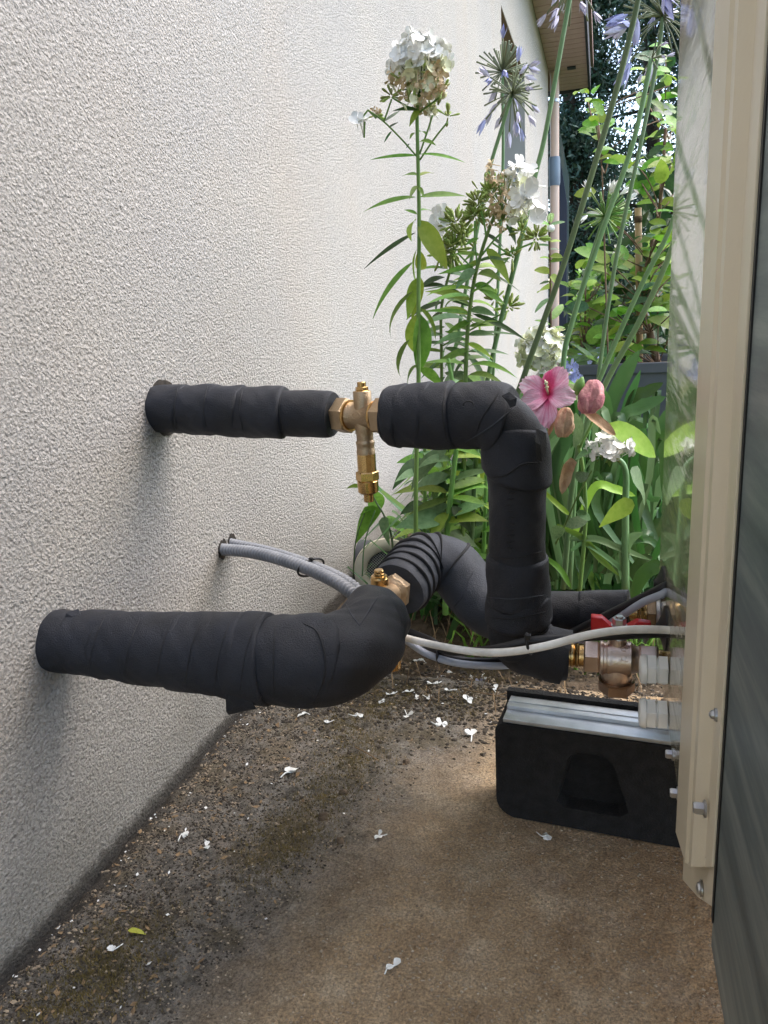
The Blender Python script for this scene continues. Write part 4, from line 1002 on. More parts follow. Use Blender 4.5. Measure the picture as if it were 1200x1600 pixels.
# thin long twig leaves under the side branch
for a, c in (((607, 200), (622, 190)), ((612, 205), (600, 222)), ((640, 225), (634, 232)), ((600, 190), (628, 172))): leaf_pix(p1, a, c, 4, 'leafD', YP, droop=.1)

# ---- second phlox, drying head with fresh white flowers on its right
YP2 = 1.25
p2 = thing('phlox', 'phlox with a drying brown and green head and fresh white flowers on its right', 'flowering plant', P(725, 920, YP2))
stem(p2, [P(x, y, YP2) for x, y in [(722, 900), (725, 700), (729, 548), (735, 477), (746, 416), (769, 345), (785, 315)]], 4 / ppm(P(735, 500, YP2)), 2.4 / ppm(P(780, 320, YP2)), 'stalk')
def comp2(d):
    if d.x > .25: return W_ if random.random() < .75 else C__
    if d.x < -.55: return B_
    if d.z > .5: return random.choice([B_, B_, D_])
    return random.choice([D_, D_, D_, B_, B_])
head(p2, 785, 306, YP2, 42, comp2, 170, 19, .95, 21)
random.seed(22)
for (x, y, n_, r_) in ((742, 338, 60, 20), (838, 372, 40, 18), (815, 362, 24, 16), (768, 300, 30, 16), (800, 402, 16, 12), (745, 318, 30, 18)):
    c = P(x, y, YP2 + random.uniform(-.04, .02)); k = 1 / ppm(c)
    for i in range(n_):
        d = rnd_dir(.4); place('bud', random.choice(BU), p2, zalign(c + d * r_ * .35 * k, d, 15 * k * random.uniform(.8, 1.2)))
for x, y in ((812, 256), (826, 266), (806, 262), (835, 290), (828, 308), (838, 322), (820, 300), (812, 318), (840, 340)):
    c = P(x, y, YP2 - .04); k = 1 / ppm(c); place(W_, random.choice(WF), p2, zalign(c, camd + rnd_dir() * .8, 30 * k))
b = MB()
for q in ([(746, 416), (742, 375), (742, 345)], [(752, 400), (775, 372), (800, 350)], [(760, 375), (757, 350), (752, 330)], [(748, 408), (790, 396), (836, 378)], [(744, 425), (715, 395)], [(770, 380), (800, 400)], [(738, 455), (765, 440), (795, 402)]):
    b.tube(catmull([P(x, y, YP2) for x, y in q], 5), 1.6 / ppm(P(750, 400, YP2)), 5)
b.obj('side_twigs', 'stalk', p2)
for a, c, w_, mt, dr in [((760, 388), (797, 432), 16, 'leafY', .4), ((745, 414), (686, 432), 9, 'leafL', .2), ((746, 420), (814, 449), 5, 'leafD', .2), ((741, 450), (663, 449), 7, 'leafD', .2), ((738, 470), (664, 455), 14, 'leafY', .4), ((740, 446), (771, 452), 11, 'leafL', .3),
        ((735, 489), (658, 491), 8, 'leafL', .3), ((738, 490), (819, 525), 7, 'leafD', .2), ((734, 521), (668, 540), 10, 'leafB', .3), ((740, 519), (818, 523), 6, 'leafD', .1), ((733, 545), (680, 572), 11, 'leafL', .4), ((736, 545), (790, 578), 10, 'leafB', .3), ((748, 372), (728, 382), 8, 'leafL', .2),
        ((755, 365), (790, 383), 9, 'leafD', .3), ((742, 420), (716, 444), 13, 'leafB', .4), ((735, 500), (768, 508), 8, 'leafL', .2), ((730, 560), (700, 590), 12, 'leafD', .4), ((733, 560), (770, 600), 12, 'leafB', .5), ((738, 500), (700, 520), 9, 'leafL', .2), ((744, 395), (722, 408), 7, 'leafL', .3), ((790, 350), (812, 380), 9, 'leafD', .3),
        ((740, 480), (700, 470), 8, 'leafD', .3), ((737, 512), (775, 498), 7, 'leafL', .2), ((742, 432), (700, 446), 7, 'leafL', .2)]:
    leaf_pix(p2, a, c, w_, mt, YP2, droop=dr, roll=random.uniform(-.6, .6))

for i in range(34):
    yy = 400 + i * 6.5; xs_ = np.interp(yy, [345, 416, 477, 548, 700], [769, 746, 735, 729, 725]); sg = 1 if i % 2 else -1
    leaf_pix(p2, (xs_, yy), (xs_ + sg * random.randint(22, 70), yy + random.randint(-14, 34)), random.randint(6, 14), random.choice(['leafL', 'leafB', 'leafY', 'leafL']), YP2, dY=random.uniform(-.12, .12), droop=random.uniform(.2, .7))

# ---- third phlox, green budding stars, lower left of the second
YP3 = 1.32
p3 = thing('phlox', 'phlox topped by spiky green bud clusters with few white flowers at left', 'flowering plant', P(700, 930, YP3))
stem(p3, [P(x, y, YP3) for x, y in [(700, 920), (692, 700), (690, 560), (690, 480), (704, 420), (712, 385)]], 3.2 / ppm(P(700, 500, YP3)), 1.8 / ppm(P(700, 400, YP3)), 'stalk')
random.seed(31)
for (x, y, n_, r_) in ((712, 350, 75, 26), (706, 392, 75, 28), (722, 372, 30, 22), (690, 398, 26, 18), (795, 480, 22, 14), (772, 470, 12, 9)):
    c = P(x, y, YP3); k = 1 / ppm(c)
    for i in range(n_):
        d = rnd_dir(.3); place('bud', random.choice(BU), p3, zalign(c + d * r_ * .4 * k, d, 17 * k * random.uniform(.8, 1.2)))
for x, y in ((684, 334), (693, 342), (678, 350), (690, 330), (686, 362)):
    c = P(x, y, YP3); k = 1 / ppm(c); place(W_, random.choice(WF), p3, zalign(c, camd + rnd_dir() * .7, 24 * k))
b = MB()
for q in ([(704, 420), (712, 360)], [(704, 420), (690, 398)], [(692, 540), (745, 510), (795, 485)]): b.tube(catmull([P(x, y, YP3) for x, y in q], 5), 1.5 / ppm(P(750, 400, YP3)), 5)
b.obj('side_twigs', 'stalk', p3)
for i in range(30):
    yy = 420 + i * 6.5; sgn = 1 if i % 2 else -1
    leaf_pix(p3, (695, yy), (695 + sgn * random.randint(22, 60), yy + random.randint(-6, 26)), random.randint(6, 12), random.choice(['leafL', 'leafB', 'leafD']), YP3, droop=.4)

# ---- lower leafy stems seen below the upper pipe
YL = 1.22
p4 = thing('phlox', 'leafy pale green phlox stalk rising below the upper foam elbow', 'leafy plant', P(697, 960, YL))
stem(p4, [P(x, y, YL) for x, y in [(696, 960), (699, 830), (706, 760), (713, 700), (716, 650), (700, 560)]], 5 / ppm(P(700, 800, YL)), 3 / ppm(P(700, 600, YL)), 'stalkY' if 'stalkY' in M else 'stalk')
for a, c, w_, mt, dr in [((706, 745), (614, 782), 26, 'leafB', .6), ((698, 810), (622, 828), 28, 'leafB', .4), ((700, 700), (632, 756), 22, 'leafB', .6), ((700, 770), (648, 762), 12, 'leafY', .5), ((710, 750), (757, 735), 18, 'leafB', .2), ((706, 778), (757, 790), 14, 'leafL', .3), ((705, 806), (756, 785), 24, 'leafB', .3),
        ((700, 838), (756, 852), 26, 'leafB', .4), ((712, 702), (676, 738), 22, 'leafY', .5), ((713, 700), (745, 712), 12, 'leafL', .3), ((705, 790), (740, 830), 16, 'leafD', .4), ((715, 660), (690, 705), 16, 'leafD', .4), ((700, 845), (650, 880), 22, 'leafB', .4), ((699, 850), (745, 880), 22, 'leafB', .4)]:
    leaf_pix(p4, a, c, w_, mt, YL, droop=dr, roll=random.uniform(-.5, .5))
for i in range(46):
    yy = 690 + i * 5; sg = 1 if i % 2 else -1; xx = 708 - (yy - 700) * .07
    leaf_pix(p4, (xx, yy), (xx + sg * random.randint(30, 80), yy + random.randint(-25, 45)), random.randint(12, 24), random.choice(['leafL', 'leafB', 'leafY', 'leafL', 'leafD']), YL, dY=random.uniform(-.05, .25), droop=random.uniform(.3, .8))
for (x0_, y0_, x1_, y1_, Yd, lab) in ((660, 960, 662, 600, 1.45, 'slender phlox stalk with drooping leaves nearest the brass relief cartridge'), (735, 960, 728, 610, 1.5, 'phlox stalk mostly hidden behind the vertical foam pipe'), (676, 960, 680, 610, 1.6, 'thin bare based phlox stalk behind the other stalks below the pipe'), (752, 940, 760, 600, 1.42, 'dark leaved phlox stalk just left of the vertical foam pipe')):
    t_ = thing('phlox', lab, 'leafy plant', P(x0_, y0_, Yd)); stem(t_, [P(x0_, y0_, Yd), P((x0_ + x1_) / 2 + 3, (y0_ + y1_) / 2, Yd), P(x1_, y1_, Yd)], 3.6 / ppm(P(x0_, y0_, Yd)), 2.2 / ppm(P(x0_, y0_, Yd)), 'stalk')
    for i in range(30):
        yy = y1_ + (y0_ - y1_) * i / 31; xx = x1_ + (x0_ - x1_) * i / 31; sg = 1 if i % 2 else -1
        leaf_pix(t_, (xx, yy), (xx + sg * random.randint(25, 62), yy + random.randint(-12, 40)), random.randint(9, 20), random.choice(['leafL', 'leafB', 'leafD', 'leafD', 'leafY']), Yd, dY=random.uniform(-.12, .12), droop=random.uniform(.3, .8))
# ---- climbing sprig on the wall
YC = 1.5
pc_ = thing('vine', 'small vine with heart shaped leaves climbing below the brass relief cartridge', 'vine', P(612, 900, YC))
stem(pc_, [P(x, y, YC) for x, y in [(616, 900), (612, 840), (600, 805), (588, 785), (580, 768)]], 2 / ppm(P(600, 800, YC)), 1.2 / ppm(P(600, 800, YC)), 'stalkD')
for x, y in ((556, 845), (570, 848)): 
    stem(pc_, [P(x - 4, 900, YC), P(x, y, YC), P(x + 16, y - 50, YC)], 1.3 / ppm(P(600, 800, YC)), .9 / ppm(P(600, 800, YC)), 'stalkD')
for a, c, w_, kd in [((566, 762), (543, 762), 14, 'oval'), ((590, 768), (586, 800), 22, 'oval'), ((588, 792), (558, 840), 26, 'heart'), ((600, 808), (604, 850), 16, 'heart'), ((582, 800), (562, 803), 10, 'oval'), ((600, 815), (640, 830), 28, 'oval'), ((612, 800), (634, 812), 14, 'oval'), ((606, 880), (650, 940), 30, 'heart')]:
    leaf_pix(pc_, a, c, w_, random.choice(['leafL', 'leafB']), YC, kind=kd, droop=.3, roll=1.0)

# ---- agapanthus stalks
def umbel(parent, px, py, Y, rpx, n, frac, seed, cols=('fadedblue', 'blue'), droop=0, ctr_up=0, wpx=1.25):
    random.seed(seed); C_ = P(px, py, Y); k_ = 1 / ppm(C_); b = MB()
    fm = {}
    for j in range(n):
        d = rnd_dir(.25); L_ = rpx * k_ * random.uniform(.8, 1.05)
        e = C_ + d * L_ - Vector((0, 0, droop * L_ * random.random()))
        b = MB(); b.tube([C_, C_ + d * L_ * .5, e], [wpx * k_ * .8, wpx * k_ * .7, wpx * k_ * 1.2], 5)
        pd = b.obj('pedicel', 'pedicel' if seed != 77 else 'stalk', parent)
        if random.random() < frac:
            c = random.choice(cols); key = c
            if key not in fm:
                q_ = MB()
                for t_ in range(6):
                    v, f = leaf_verts(1, .24, -.5 if t_ % 2 else -.2, .2, 'lance', 5, .02, t_)
                    rm = Matrix.Rotation(t_ * PI / 3, 4, 'Z') @ Matrix.Rotation(-1.15, 4, 'Y')
                    q_.add([rm @ Vector(p) for p in v], f)
                me = bpy.data.meshes.new('agapanthus_flower'); me.from_pydata(q_.v, [], q_.f); me.polygons.foreach_set('use_smooth', [True] * len(q_.f)); me.materials.append(M[c]); fm[key] = me
            dd = (d + Vector((0, 0, -.9 * random.random()))).normalized()
            place('flower', fm[key], parent, zalign(e, dd, rpx * k_ * random.uniform(.42, .6)))
GAP = 'agapanthus stalks leaning among the phlox'
def agap(lab, pts, Y, wpx, um=None, base=None):
    x, y = pts[-1]; t_ = thing('agapanthus', lab, 'agapanthus', P(x, y, Y)); kk = 1 / ppm(P(*pts[0], Y))
    stem(t_, [P(a, c, Y) for a, c in pts], wpx / 2 * kk * .85, wpx / 2 * kk * 1.1, 'stalkD', n=10)
    if um: umbel(t_, pts[0][0], pts[0][1], Y, *um)
    return t_
agap('thin upright agapanthus stalk with a spent starry head beside the far window', [(785, 112), (786, 250), (781, 385), (774, 524), (768, 640), (760, 900)], 1.5, 5.5, (42, 60, .16, 41))
agap('agapanthus stalk leaning left with a drooping faded lilac head below the far window top', [(800, 148), (784, 200), (763, 272), (743, 373), (718, 508), (700, 640), (690, 900)], 1.42, 6.5, (46, 52, .34, 42, ('fadedblue', 'blue', 'fadedblue'), .25))
agap('agapanthus stalk crossing the brown eaves with its head at the picture top', [(897, -28), (888, 10), (854, 200), (835, 280), (814, 376), (770, 555), (745, 700), (735, 900)], 1.3, 8.5, (52, 44, .4, 43, ('fadedblue',), .3))
agap('thickest agapanthus stalk with bright blue flowers crossing the bright sky gap', [(1003, -60), (997, 0), (955, 170), (885, 400), (850, 500), (818, 590), (790, 680), (760, 900)], 1.2, 10.5, (82, 34, .7, 44, ('blue', 'blue', 'fadedblue'), .5))
agap('agapanthus stalk ending in a pale star flower near the glossy panel', [(1018, 92), (990, 220), (945, 350), (895, 500), (878, 600), (868, 920)], 1.35, 9, (26, 10, .5, 45, ('fadedblue',), .3))
agap('agapanthus stalk with a wide blue and green head at the top beside the glossy panel', [(1035, 25), (1032, 60), (1020, 130), (1000, 230), (960, 420), (930, 640), (915, 900)], 1.7, 7, (70, 60, .5, 46, ('blue', 'fadedblue'), .4))
agap('lower of two crossing agapanthus stalks coming from behind the glossy panel', [(1075, 300), (1046, 398), (1000, 500), (942, 608), (900, 720), (880, 920)], 1.12, 10)
agap('upper of two crossing agapanthus stalks coming from behind the glossy panel', [(1070, 290), (1043, 366), (1000, 450), (940, 585), (905, 680), (890, 920)], 1.16, 8.5)
agap('small green agapanthus head standing before the bright gap low in the hedge', [(945, 338), (938, 355), (900, 480), (880, 560), (870, 640), (865, 900)], 1.9, 6, (44, 56, .1, 77, ('petal',), .1, 0, 1.4))

# ---- strap leaves
YS = 1.25
def strap(parent, pts, wpx, mat, Y, fold=.35, name='leaf', twist=0, dY=0):
    c = catmull([P(x, y, Y + dY * i) for i, (x, y) in enumerate(pts)], 6); n_ = len(c); v = []; f = []; k_ = 1 / ppm(c[0])
    for i, p in enumerate(c):
        u = i / (n_ - 1); T = (c[min(i + 1, n_ - 1)] - c[max(i - 1, 0)]).normalized()
        vd = (Vector((0, 0, H)) - p).normalized(); sd_ = T.cross(vd).normalized(); nn = sd_.cross(T)
        sd_ = (sd_ * math.cos(twist + .5 * math.sin(u * 3 + twist)) + nn * math.sin(twist + .5 * math.sin(u * 3 + twist)))
        nn = sd_.cross(T)
        wd = wpx * k_ / 2 * (min(1, (1 - u) * 3.5) ** .6 * (.6 + .4 * min(1, u * 3)) if u < 1 else .04)
        v += [p + sd_ * wd + nn * wd * fold, p, p - sd_ * wd + nn * wd * fold]
    for i in range(n_ - 1):
        a = i * 3; f += [(a, a + 1, a + 4, a + 3), (a + 1, a + 2, a + 5, a + 4)]
    b_ = base_of(parent); return mk(name, [tuple(p - b_) for p in v], f, mat, parent)
st_ = thing('strap_leaf_plant', 'dense clump of long dark strap leaves between vertical pipe and glossy panel', 'leafy plant', P(940, 930, YS + .1))
for pts, w_, mt, Yd in [([(930, 800), (948, 660), (975, 590), (999, 547)], 24, 'leafS', 1.5), ([(960, 780), (975, 660), (1001, 578)], 17, 'leafS', 1.5), ([(950, 800), (985, 636), (1012, 612), (1036, 598)], 17, 'leafD', 1.5),
        ([(955, 790), (972, 664), (1000, 640), (1040, 620)], 26, 'leafS', 1.35), ([(880, 900), (862, 800), (852, 720), (880, 670)], 18, 'leafB', 1.15), ([(900, 920), (876, 810), (866, 740), (890, 680), (905, 650)], 20, 'leafS', 1.2),
        ([(900, 830), (929, 763), (960, 765), (993, 775)], 15, 'leafY', 1.15), ([(890, 842), (930, 842), (966, 856), (1017, 875)], 11, 'leafB', 1.1), ([(980, 925), (975, 870), (985, 843), (1005, 832)], 15, 'leafB', 1.1),
        ([(985, 940), (1003, 900), (1024, 886), (1038, 884)], 22, 'leafD', 1.1), ([(975, 925), (1000, 880), (1020, 870)], 17, 'leafD', 1.15), ([(892, 860), (915, 850), (960, 880), (990, 910)], 8, 'leafB', 1.1), ([(850, 768), (872, 790), (892, 806)], 9, 'leafY', 1.08),
        ([(852, 870), (875, 890), (893, 920)], 9, 'leafL', 1.08), ([(870, 820), (910, 840), (935, 870), (968, 900)], 10, 'leafL', 1.1), ([(862, 600), (872, 640), (866, 700), (858, 760)], 16, 'leafS', 1.3),
        ([(700, 1000), (745, 900), (770, 870)], 14, 'leafS', 1.4), ([(1030, 780), (1012, 770), (985, 700), (960, 690)], 15, 'leafS', 1.3)]:
    strap(st_, pts, w_, mt, Yd, twist=random.uniform(-.4, .4))
random.seed(50)
for i in range(150):
    bx_ = random.uniform(850, 1035); Yd = random.uniform(1.2, 1.75); by = random.uniform(860, 920)
    tx = bx_ + random.gauss(0, 60); ty = random.uniform(640, 830) ; mx = (bx_ + tx) / 2 + random.uniform(-25, 25); my = min(ty, by) + random.uniform(-30, 40)
    sp = [(bx_, by), (mx, (by + my) / 2 - 20), ((mx + tx) / 2 + 8, my - 10), (tx + random.uniform(-25, 25), ty + random.uniform(0, 60))]
    strap(st_, sp, random.uniform(9, 22), random.choice(['leafS', 'leafD', 'leafD', 'leafS', 'leafB']), Yd, twist=random.uniform(-.9, .9))
# ---- pink hibiscus
YH = 1.02
hb = thing('hibiscus', 'pink hibiscus with one open flower and wilted blooms right of the foam elbow', 'flowering plant', P(900, 930, YH + .1))
stem(hb, [P(x, y, YH + .08) for x, y in [(905, 930), (915, 800), (905, 700), (880, 650), (862, 622)]], 4 / ppm(P(900, 700, YH)), 2.5 / ppm(P(900, 700, YH)), 'stalk')
stem(hb, [P(x, y, YH + .06) for x, y in [(905, 700), (925, 660), (922, 640)]], 2.6 / ppm(P(900, 700, YH)), 2 / ppm(P(900, 700, YH)), 'stalk')
hc = P(857, 617, YH); k = 1 / ppm(hc); hn = (toC(hc) + Vector((-.25, 0, .25))).normalized()
PU = [(-44, -14, 34), (-2, -37, 36), (40, -18, 34), (32, 12, 34), (-12, 46, 42), (-34, 10, 34)]
rt = Vector((R[0][0], R[1][0], R[2][0])); upv = -Vector((R[0][1], R[1][1], R[2][1]))
def petal_obj(parent, c, dirv, nrm, L_, W__, mat, cup=.35, seed=0, name='petal'):
    rs = random.Random(seed); d = Vector(dirv).normalized(); n_ = Vector(nrm).normalized(); d = (d - n_ * d.dot(n_)).normalized(); y = n_.cross(d)
    v = []; f = []; nu, nv = 9, 9
    for i in range(nu):
        u = i / (nu - 1)
        wd = W__ / 2 * (math.sin(PI * (.08 + .86 * u) ** 1.25) ** .75) if u < 1 else W__ * .28
        for j in range(nv):
            s_ = j / (nv - 1) * 2 - 1
            rip = .06 * math.sin(s_ * 9 + seed) * u + .05 * math.sin(s_ * 5 + u * 6 + seed * 2) * u
            edge = (1 - .10 * s_ * s_ + .03 * math.sin(s_ * 11 + seed))
            v.append((d * (L_ * u * edge) + y * (wd * s_) + n_ * (L_ * (cup * u * (1 - .9 * u) * 1.4 + rip * .6 + .06 * abs(s_)))))
    for i in range(nu - 1):
        for j in range(nv - 1): a = i * nv + j; f.append((a, a + 1, a + nv + 1, a + nv))
    o = mk(name, [tuple(p) for p in v], f, mat, parent); o.location = Vector(c) - base_of(parent); return o
for i, (dx_, dy_, w_) in enumerate([(-42, -16, 40), (2, -40, 42), (42, 4, 40), (12, 44, 46), (-36, 26, 38)] if False else [(-40, -20, 40), (22, -36, 44), (38, 10, 40), (-10, 50, 44), (-40, 12, 34)]):
    dv = rt * dx_ - upv * dy_
    petal_obj(hb, hc - hn * .0, dv, hn + dv.normalized() * .0, math.hypot(dx_, dy_) * k * 1.12, w_ * k * .98, 'hib', [.3, .1, .55, .2, .5][i], i)
b = MB(); b.tube([hc, hc + hn * 10 * k + upv * 6 * k, hc + hn * 20 * k + upv * 17 * k], [1.6 * k, 1.8 * k, 1.2 * k], 6)
for i in range(26):
    u = random.uniform(.5, 1); c = hc + hn * 20 * k * u + upv * 17 * k * u; d = rnd_dir(); b.tube([c, c + d * 3.5 * k], [.4 * k, .9 * k], 4)
b.obj('stamen_column', 'cream_petal', hb)
def wilted(px, py, w_, h_, mat, Y, seed, tilt=0):
    rs = np.random.RandomState(seed); c = P(px, py, Y); k_ = 1 / ppm(c); n_, m_ = 28, 16; v = []; f = []; ph = rs.rand(6) * 6
    for i in range(m_):
        u = i / (m_ - 1); rr = (math.sin(PI * (.06 + .82 * u)) ** .6) * (.85 if u > .9 else 1)
        for j in range(n_):
            a = 2 * PI * j / n_; q_ = rr * (1 + .16 * math.sin(a * 4 + ph[0] + u * 3) * (1.5 if u > .5 else .9) + .20 * math.sin(a * 9 + ph[1] - u * 4) + .05 * math.sin(a * 3 + u * 14 + ph[2]))
            v.append(c + (rt * math.cos(a) * w_ / 2 + (-FW) * math.sin(a) * w_ / 2.6) * q_ * k_ + (upv + rt * tilt) * (h_ / 2 - h_ * u) * k_)
    for i in range(m_ - 1):
        for j in range(n_): f.append((i * n_ + j, i * n_ + (j + 1) % n_, (i + 1) * n_ + (j + 1) % n_, (i + 1) * n_ + j))
    f.append(tuple(reversed(range(n_)))); f.append(tuple(range((m_ - 1) * n_, m_ * n_)))
    b_ = base_of(hb); o = mk('wilted_bloom', [tuple(p - b_) for p in v], f, mat, hb); return o
tag(wilted(924, 620, 36, 52, 'wilt', YH, 1, .15), 'wilted pink bloom'); tag(wilted(882, 660, 28, 46, 'wiltb', YH, 2, .1), 'wilted tan bloom')
def bract(pts, w_, mat, Y): strap(hb, pts, w_, mat, Y, .6, 'dried_bract')
bract([(915, 642), (935, 660), (962, 680)], 16, 'wiltb', 1.04); bract([(870, 640), (862, 660), (856, 682)], 9, 'wiltb', 1.04); bract([(897, 718), (884, 735), (878, 772)], 20, 'wiltb', 1.08)
b = MB(); c = P(905, 604, YH); k = 1 / ppm(c); b.lathe([(-14 * k, 2 * k), (-6 * k, 8 * k), (4 * k, 8 * k), (12 * k, 4 * k), (16 * k, 1 * k)], c, (.35, 0, 1), 10); b.obj('bud', 'stalk', hb)
for a, c, w_, mt, kd, rl in [((900, 645), (908, 695), 34, 'leafB', 'oval', .9), ((950, 662), (1032, 712), 30, 'leafY', 'oval', .5), ((935, 700), (896, 715), 24, 'leafB', 'oval', .6), ((940, 706), (905, 735), 30, 'leafB', 'heart', .8), ((985, 735), (1020, 785), 44, 'leafB', 'heart', .9), ((960, 700), (938, 722), 20, 'leafB', 'oval', .6),
        ((990, 785), (930, 822), 26, 'leafY', 'heart', -.5), ((900, 748), (925, 742), 16, 'leafB', 'heart', .8), ((905, 780), (922, 800), 20, 'leafB', 'heart', .9), ((900, 800), (926, 812), 12, 'leafB', 'oval', .7), ((876, 822), (866, 838), 20, 'leafB', 'oval', .9), ((885, 822), (922, 815), 16, 'leafB', 'oval', .6), ((856, 600), (822, 606), 8, 'leafL', 'lance', .3), ((850, 634), (832, 640), 7, 'leafL', 'lance', .2)]:
    leaf_pix(hb, a, c, w_, mt, YH + .03, dY=.01, kind=kd, droop=.3, roll=rl, fold=.15)
stem(hb, [P(x, y, YH + .04) for x, y in [(868, 850), (885, 815), (905, 770), (925, 735)]], 1.8 / ppm(hc), 1.2 / ppm(hc), 'stalk', 'twig')
# ---- white mounds
wm = thing('white_phlox', 'low phlox with a creamy white mound of flowers above the pink hibiscus', 'flowering plant', P(850, 930, 1.45))
stem(wm, [P(x, y, 1.45) for x, y in [(850, 930), (848, 700), (846, 580)]], 3.5 / ppm(P(850, 600, 1.45)), 3 / ppm(P(850, 600, 1.45)), 'stalk')
head(wm, 846, 545, 1.45, 33, lambda d: C__ if random.random() < .5 else W_, 150, 17, .9, 61)
for i in range(14): leaf_pix(wm, (847, 590 + i * 22), (847 + random.choice([-1, 1]) * random.randint(30, 60), 600 + i * 22), 14, 'leafL', 1.45, droop=.4)
wh = thing('white_hydrangea', 'small white hydrangea head with green leaves low beside the glossy panel', 'flowering plant', P(975, 930, 1.06))
stem(wh, [P(x, y, 1.10) for x, y in [(977, 930), (977, 800), (977, 735), (960, 712)]], 6.5 / ppm(P(950, 700, 1.1)), 4 / ppm(P(950, 700, 1.1)), 'stalkD')
head(wh, 953, 702, 1.06, 30, lambda d: W_ if d.z > -.35 else (B_ if random.random() < .5 else None), 90, 18, .7, 62)

# ---- thin shrub twig against the downpipe
YT = 1.9
tg = thing('sapling', 'thin upright twig with small pointed leaves in front of the pink downpipe', 'sapling', P(862, 640, YT))
stem(tg, [P(x, y, YT) for x, y in [(858, 800), (861, 560), (860, 450), (859, 380), (859, 345)]], 1.8 / ppm(P(860, 500, YT)), 1.0 / ppm(P(860, 500, YT)), 'bark')
for a, c, w_, kd in [((859, 350), (864, 326), 8, 'oval'), ((859, 350), (855, 328), 5, 'oval'), ((860, 352), (883, 347), 6, 'oval'), ((859, 352), (841, 347), 6, 'oval'), ((859, 362), (838, 360), 6, 'oval'), ((860, 378), (878, 377), 5, 'oval'), ((859, 384), (836, 384), 4, 'oval'), ((860, 390), (878, 391), 5, 'oval'), ((860, 400), (877, 402), 9, 'oval'), ((860, 408), (876, 408), 8, 'oval'),
        ((859, 404), (845, 402), 4, 'oval'), ((860, 428), (832, 418), 12, 'oval'), ((860, 430), (873, 442), 13, 'oval'), ((862, 450), (838, 456), 20, 'oval'), ((859, 466), (838, 484), 9, 'oval'), ((860, 440), (842, 444), 4, 'oval'), ((861, 500), (884, 472), 12, 'oval'), ((861, 508), (840, 500), 7, 'oval'), ((861, 520), (884, 510), 10, 'oval')]:
    leaf_pix(tg, a, c, w_, random.choice(['leafL', 'leafY', 'leafB']), YT, kind=kd, droop=.3)
b = MB(); c = P(861, 357, YT); b.lathe([(-5 / ppm(c), 4 / ppm(c)), (0, 6 / ppm(c)), (5 / ppm(c), 4 / ppm(c))], c, (0, 0, 1), 10); b.obj('white_bud', 'petal', tg)

# ---- planter with little blue flowers
YPT = 2.9
pa, pb = P(903, 572, YPT), P(1060, 572, YPT)
pt = thing('planter', 'large dark grey rectangular planter behind the strap leaves', 'planter', ((pa.x + pb.x) / 2, YPT + .25, -.05))
zt_ = pa.z; b = MB(); ix = .03
b.box((pa.x, YPT, -.05), (pb.x + .3, YPT + ix, zt_)); b.box((pa.x, YPT + .5 - ix, -.05), (pb.x + .3, YPT + .5, zt_)); b.box((pa.x, YPT + ix, -.05), (pa.x + ix, YPT + .5 - ix, zt_)); b.box((pb.x + .3 - ix, YPT + ix, -.05), (pb.x + .3, YPT + .5 - ix, zt_))
b.obj('wall', 'pot', pt, False, .008)
b = MB(); b.box((pa.x + ix, YPT + ix, zt_ - .12), (pb.x + .3 - ix, YPT + .5 - ix, zt_ - .03)); b.obj('potting_soil', 'soil', pt, False)
b = MB()
b.box((pa.x - .012, YPT - .012, zt_ - .035), (pb.x + .31, YPT, zt_ + .004)); b.obj('rim', 'pot', pt, False, .004)
random.seed(70)
lb = thing('lobelia', 'small pale blue lobelia flowers at the left end of the grey planter', 'flowering plant', P(925, 575, YPT + .1))
FBm = flower_mesh('blue_flower', 'blue', 5, .2, .6, 0, 0, 3)
for i in range(36):
    c = P(random.gauss(932, 14), random.gauss(562, 6), YPT + random.uniform(-.02, .3)); place('blossom', FBm, lb, zalign(c, camd + rnd_dir(), .018))
for i in range(40):
    leaf_pix(lb, (random.gauss(925, 20), random.gauss(572, 8)), (random.gauss(925, 26), random.gauss(550, 14)), 8, random.choice(['leafB', 'leafL']), YPT + random.uniform(0, .3), kind='oval')
for i in range(24):
    c = P(random.gauss(893, 8), random.uniform(560, 600), 1.9); place('blossom', FBm, lb, zalign(c, camd + rnd_dir(), .016))

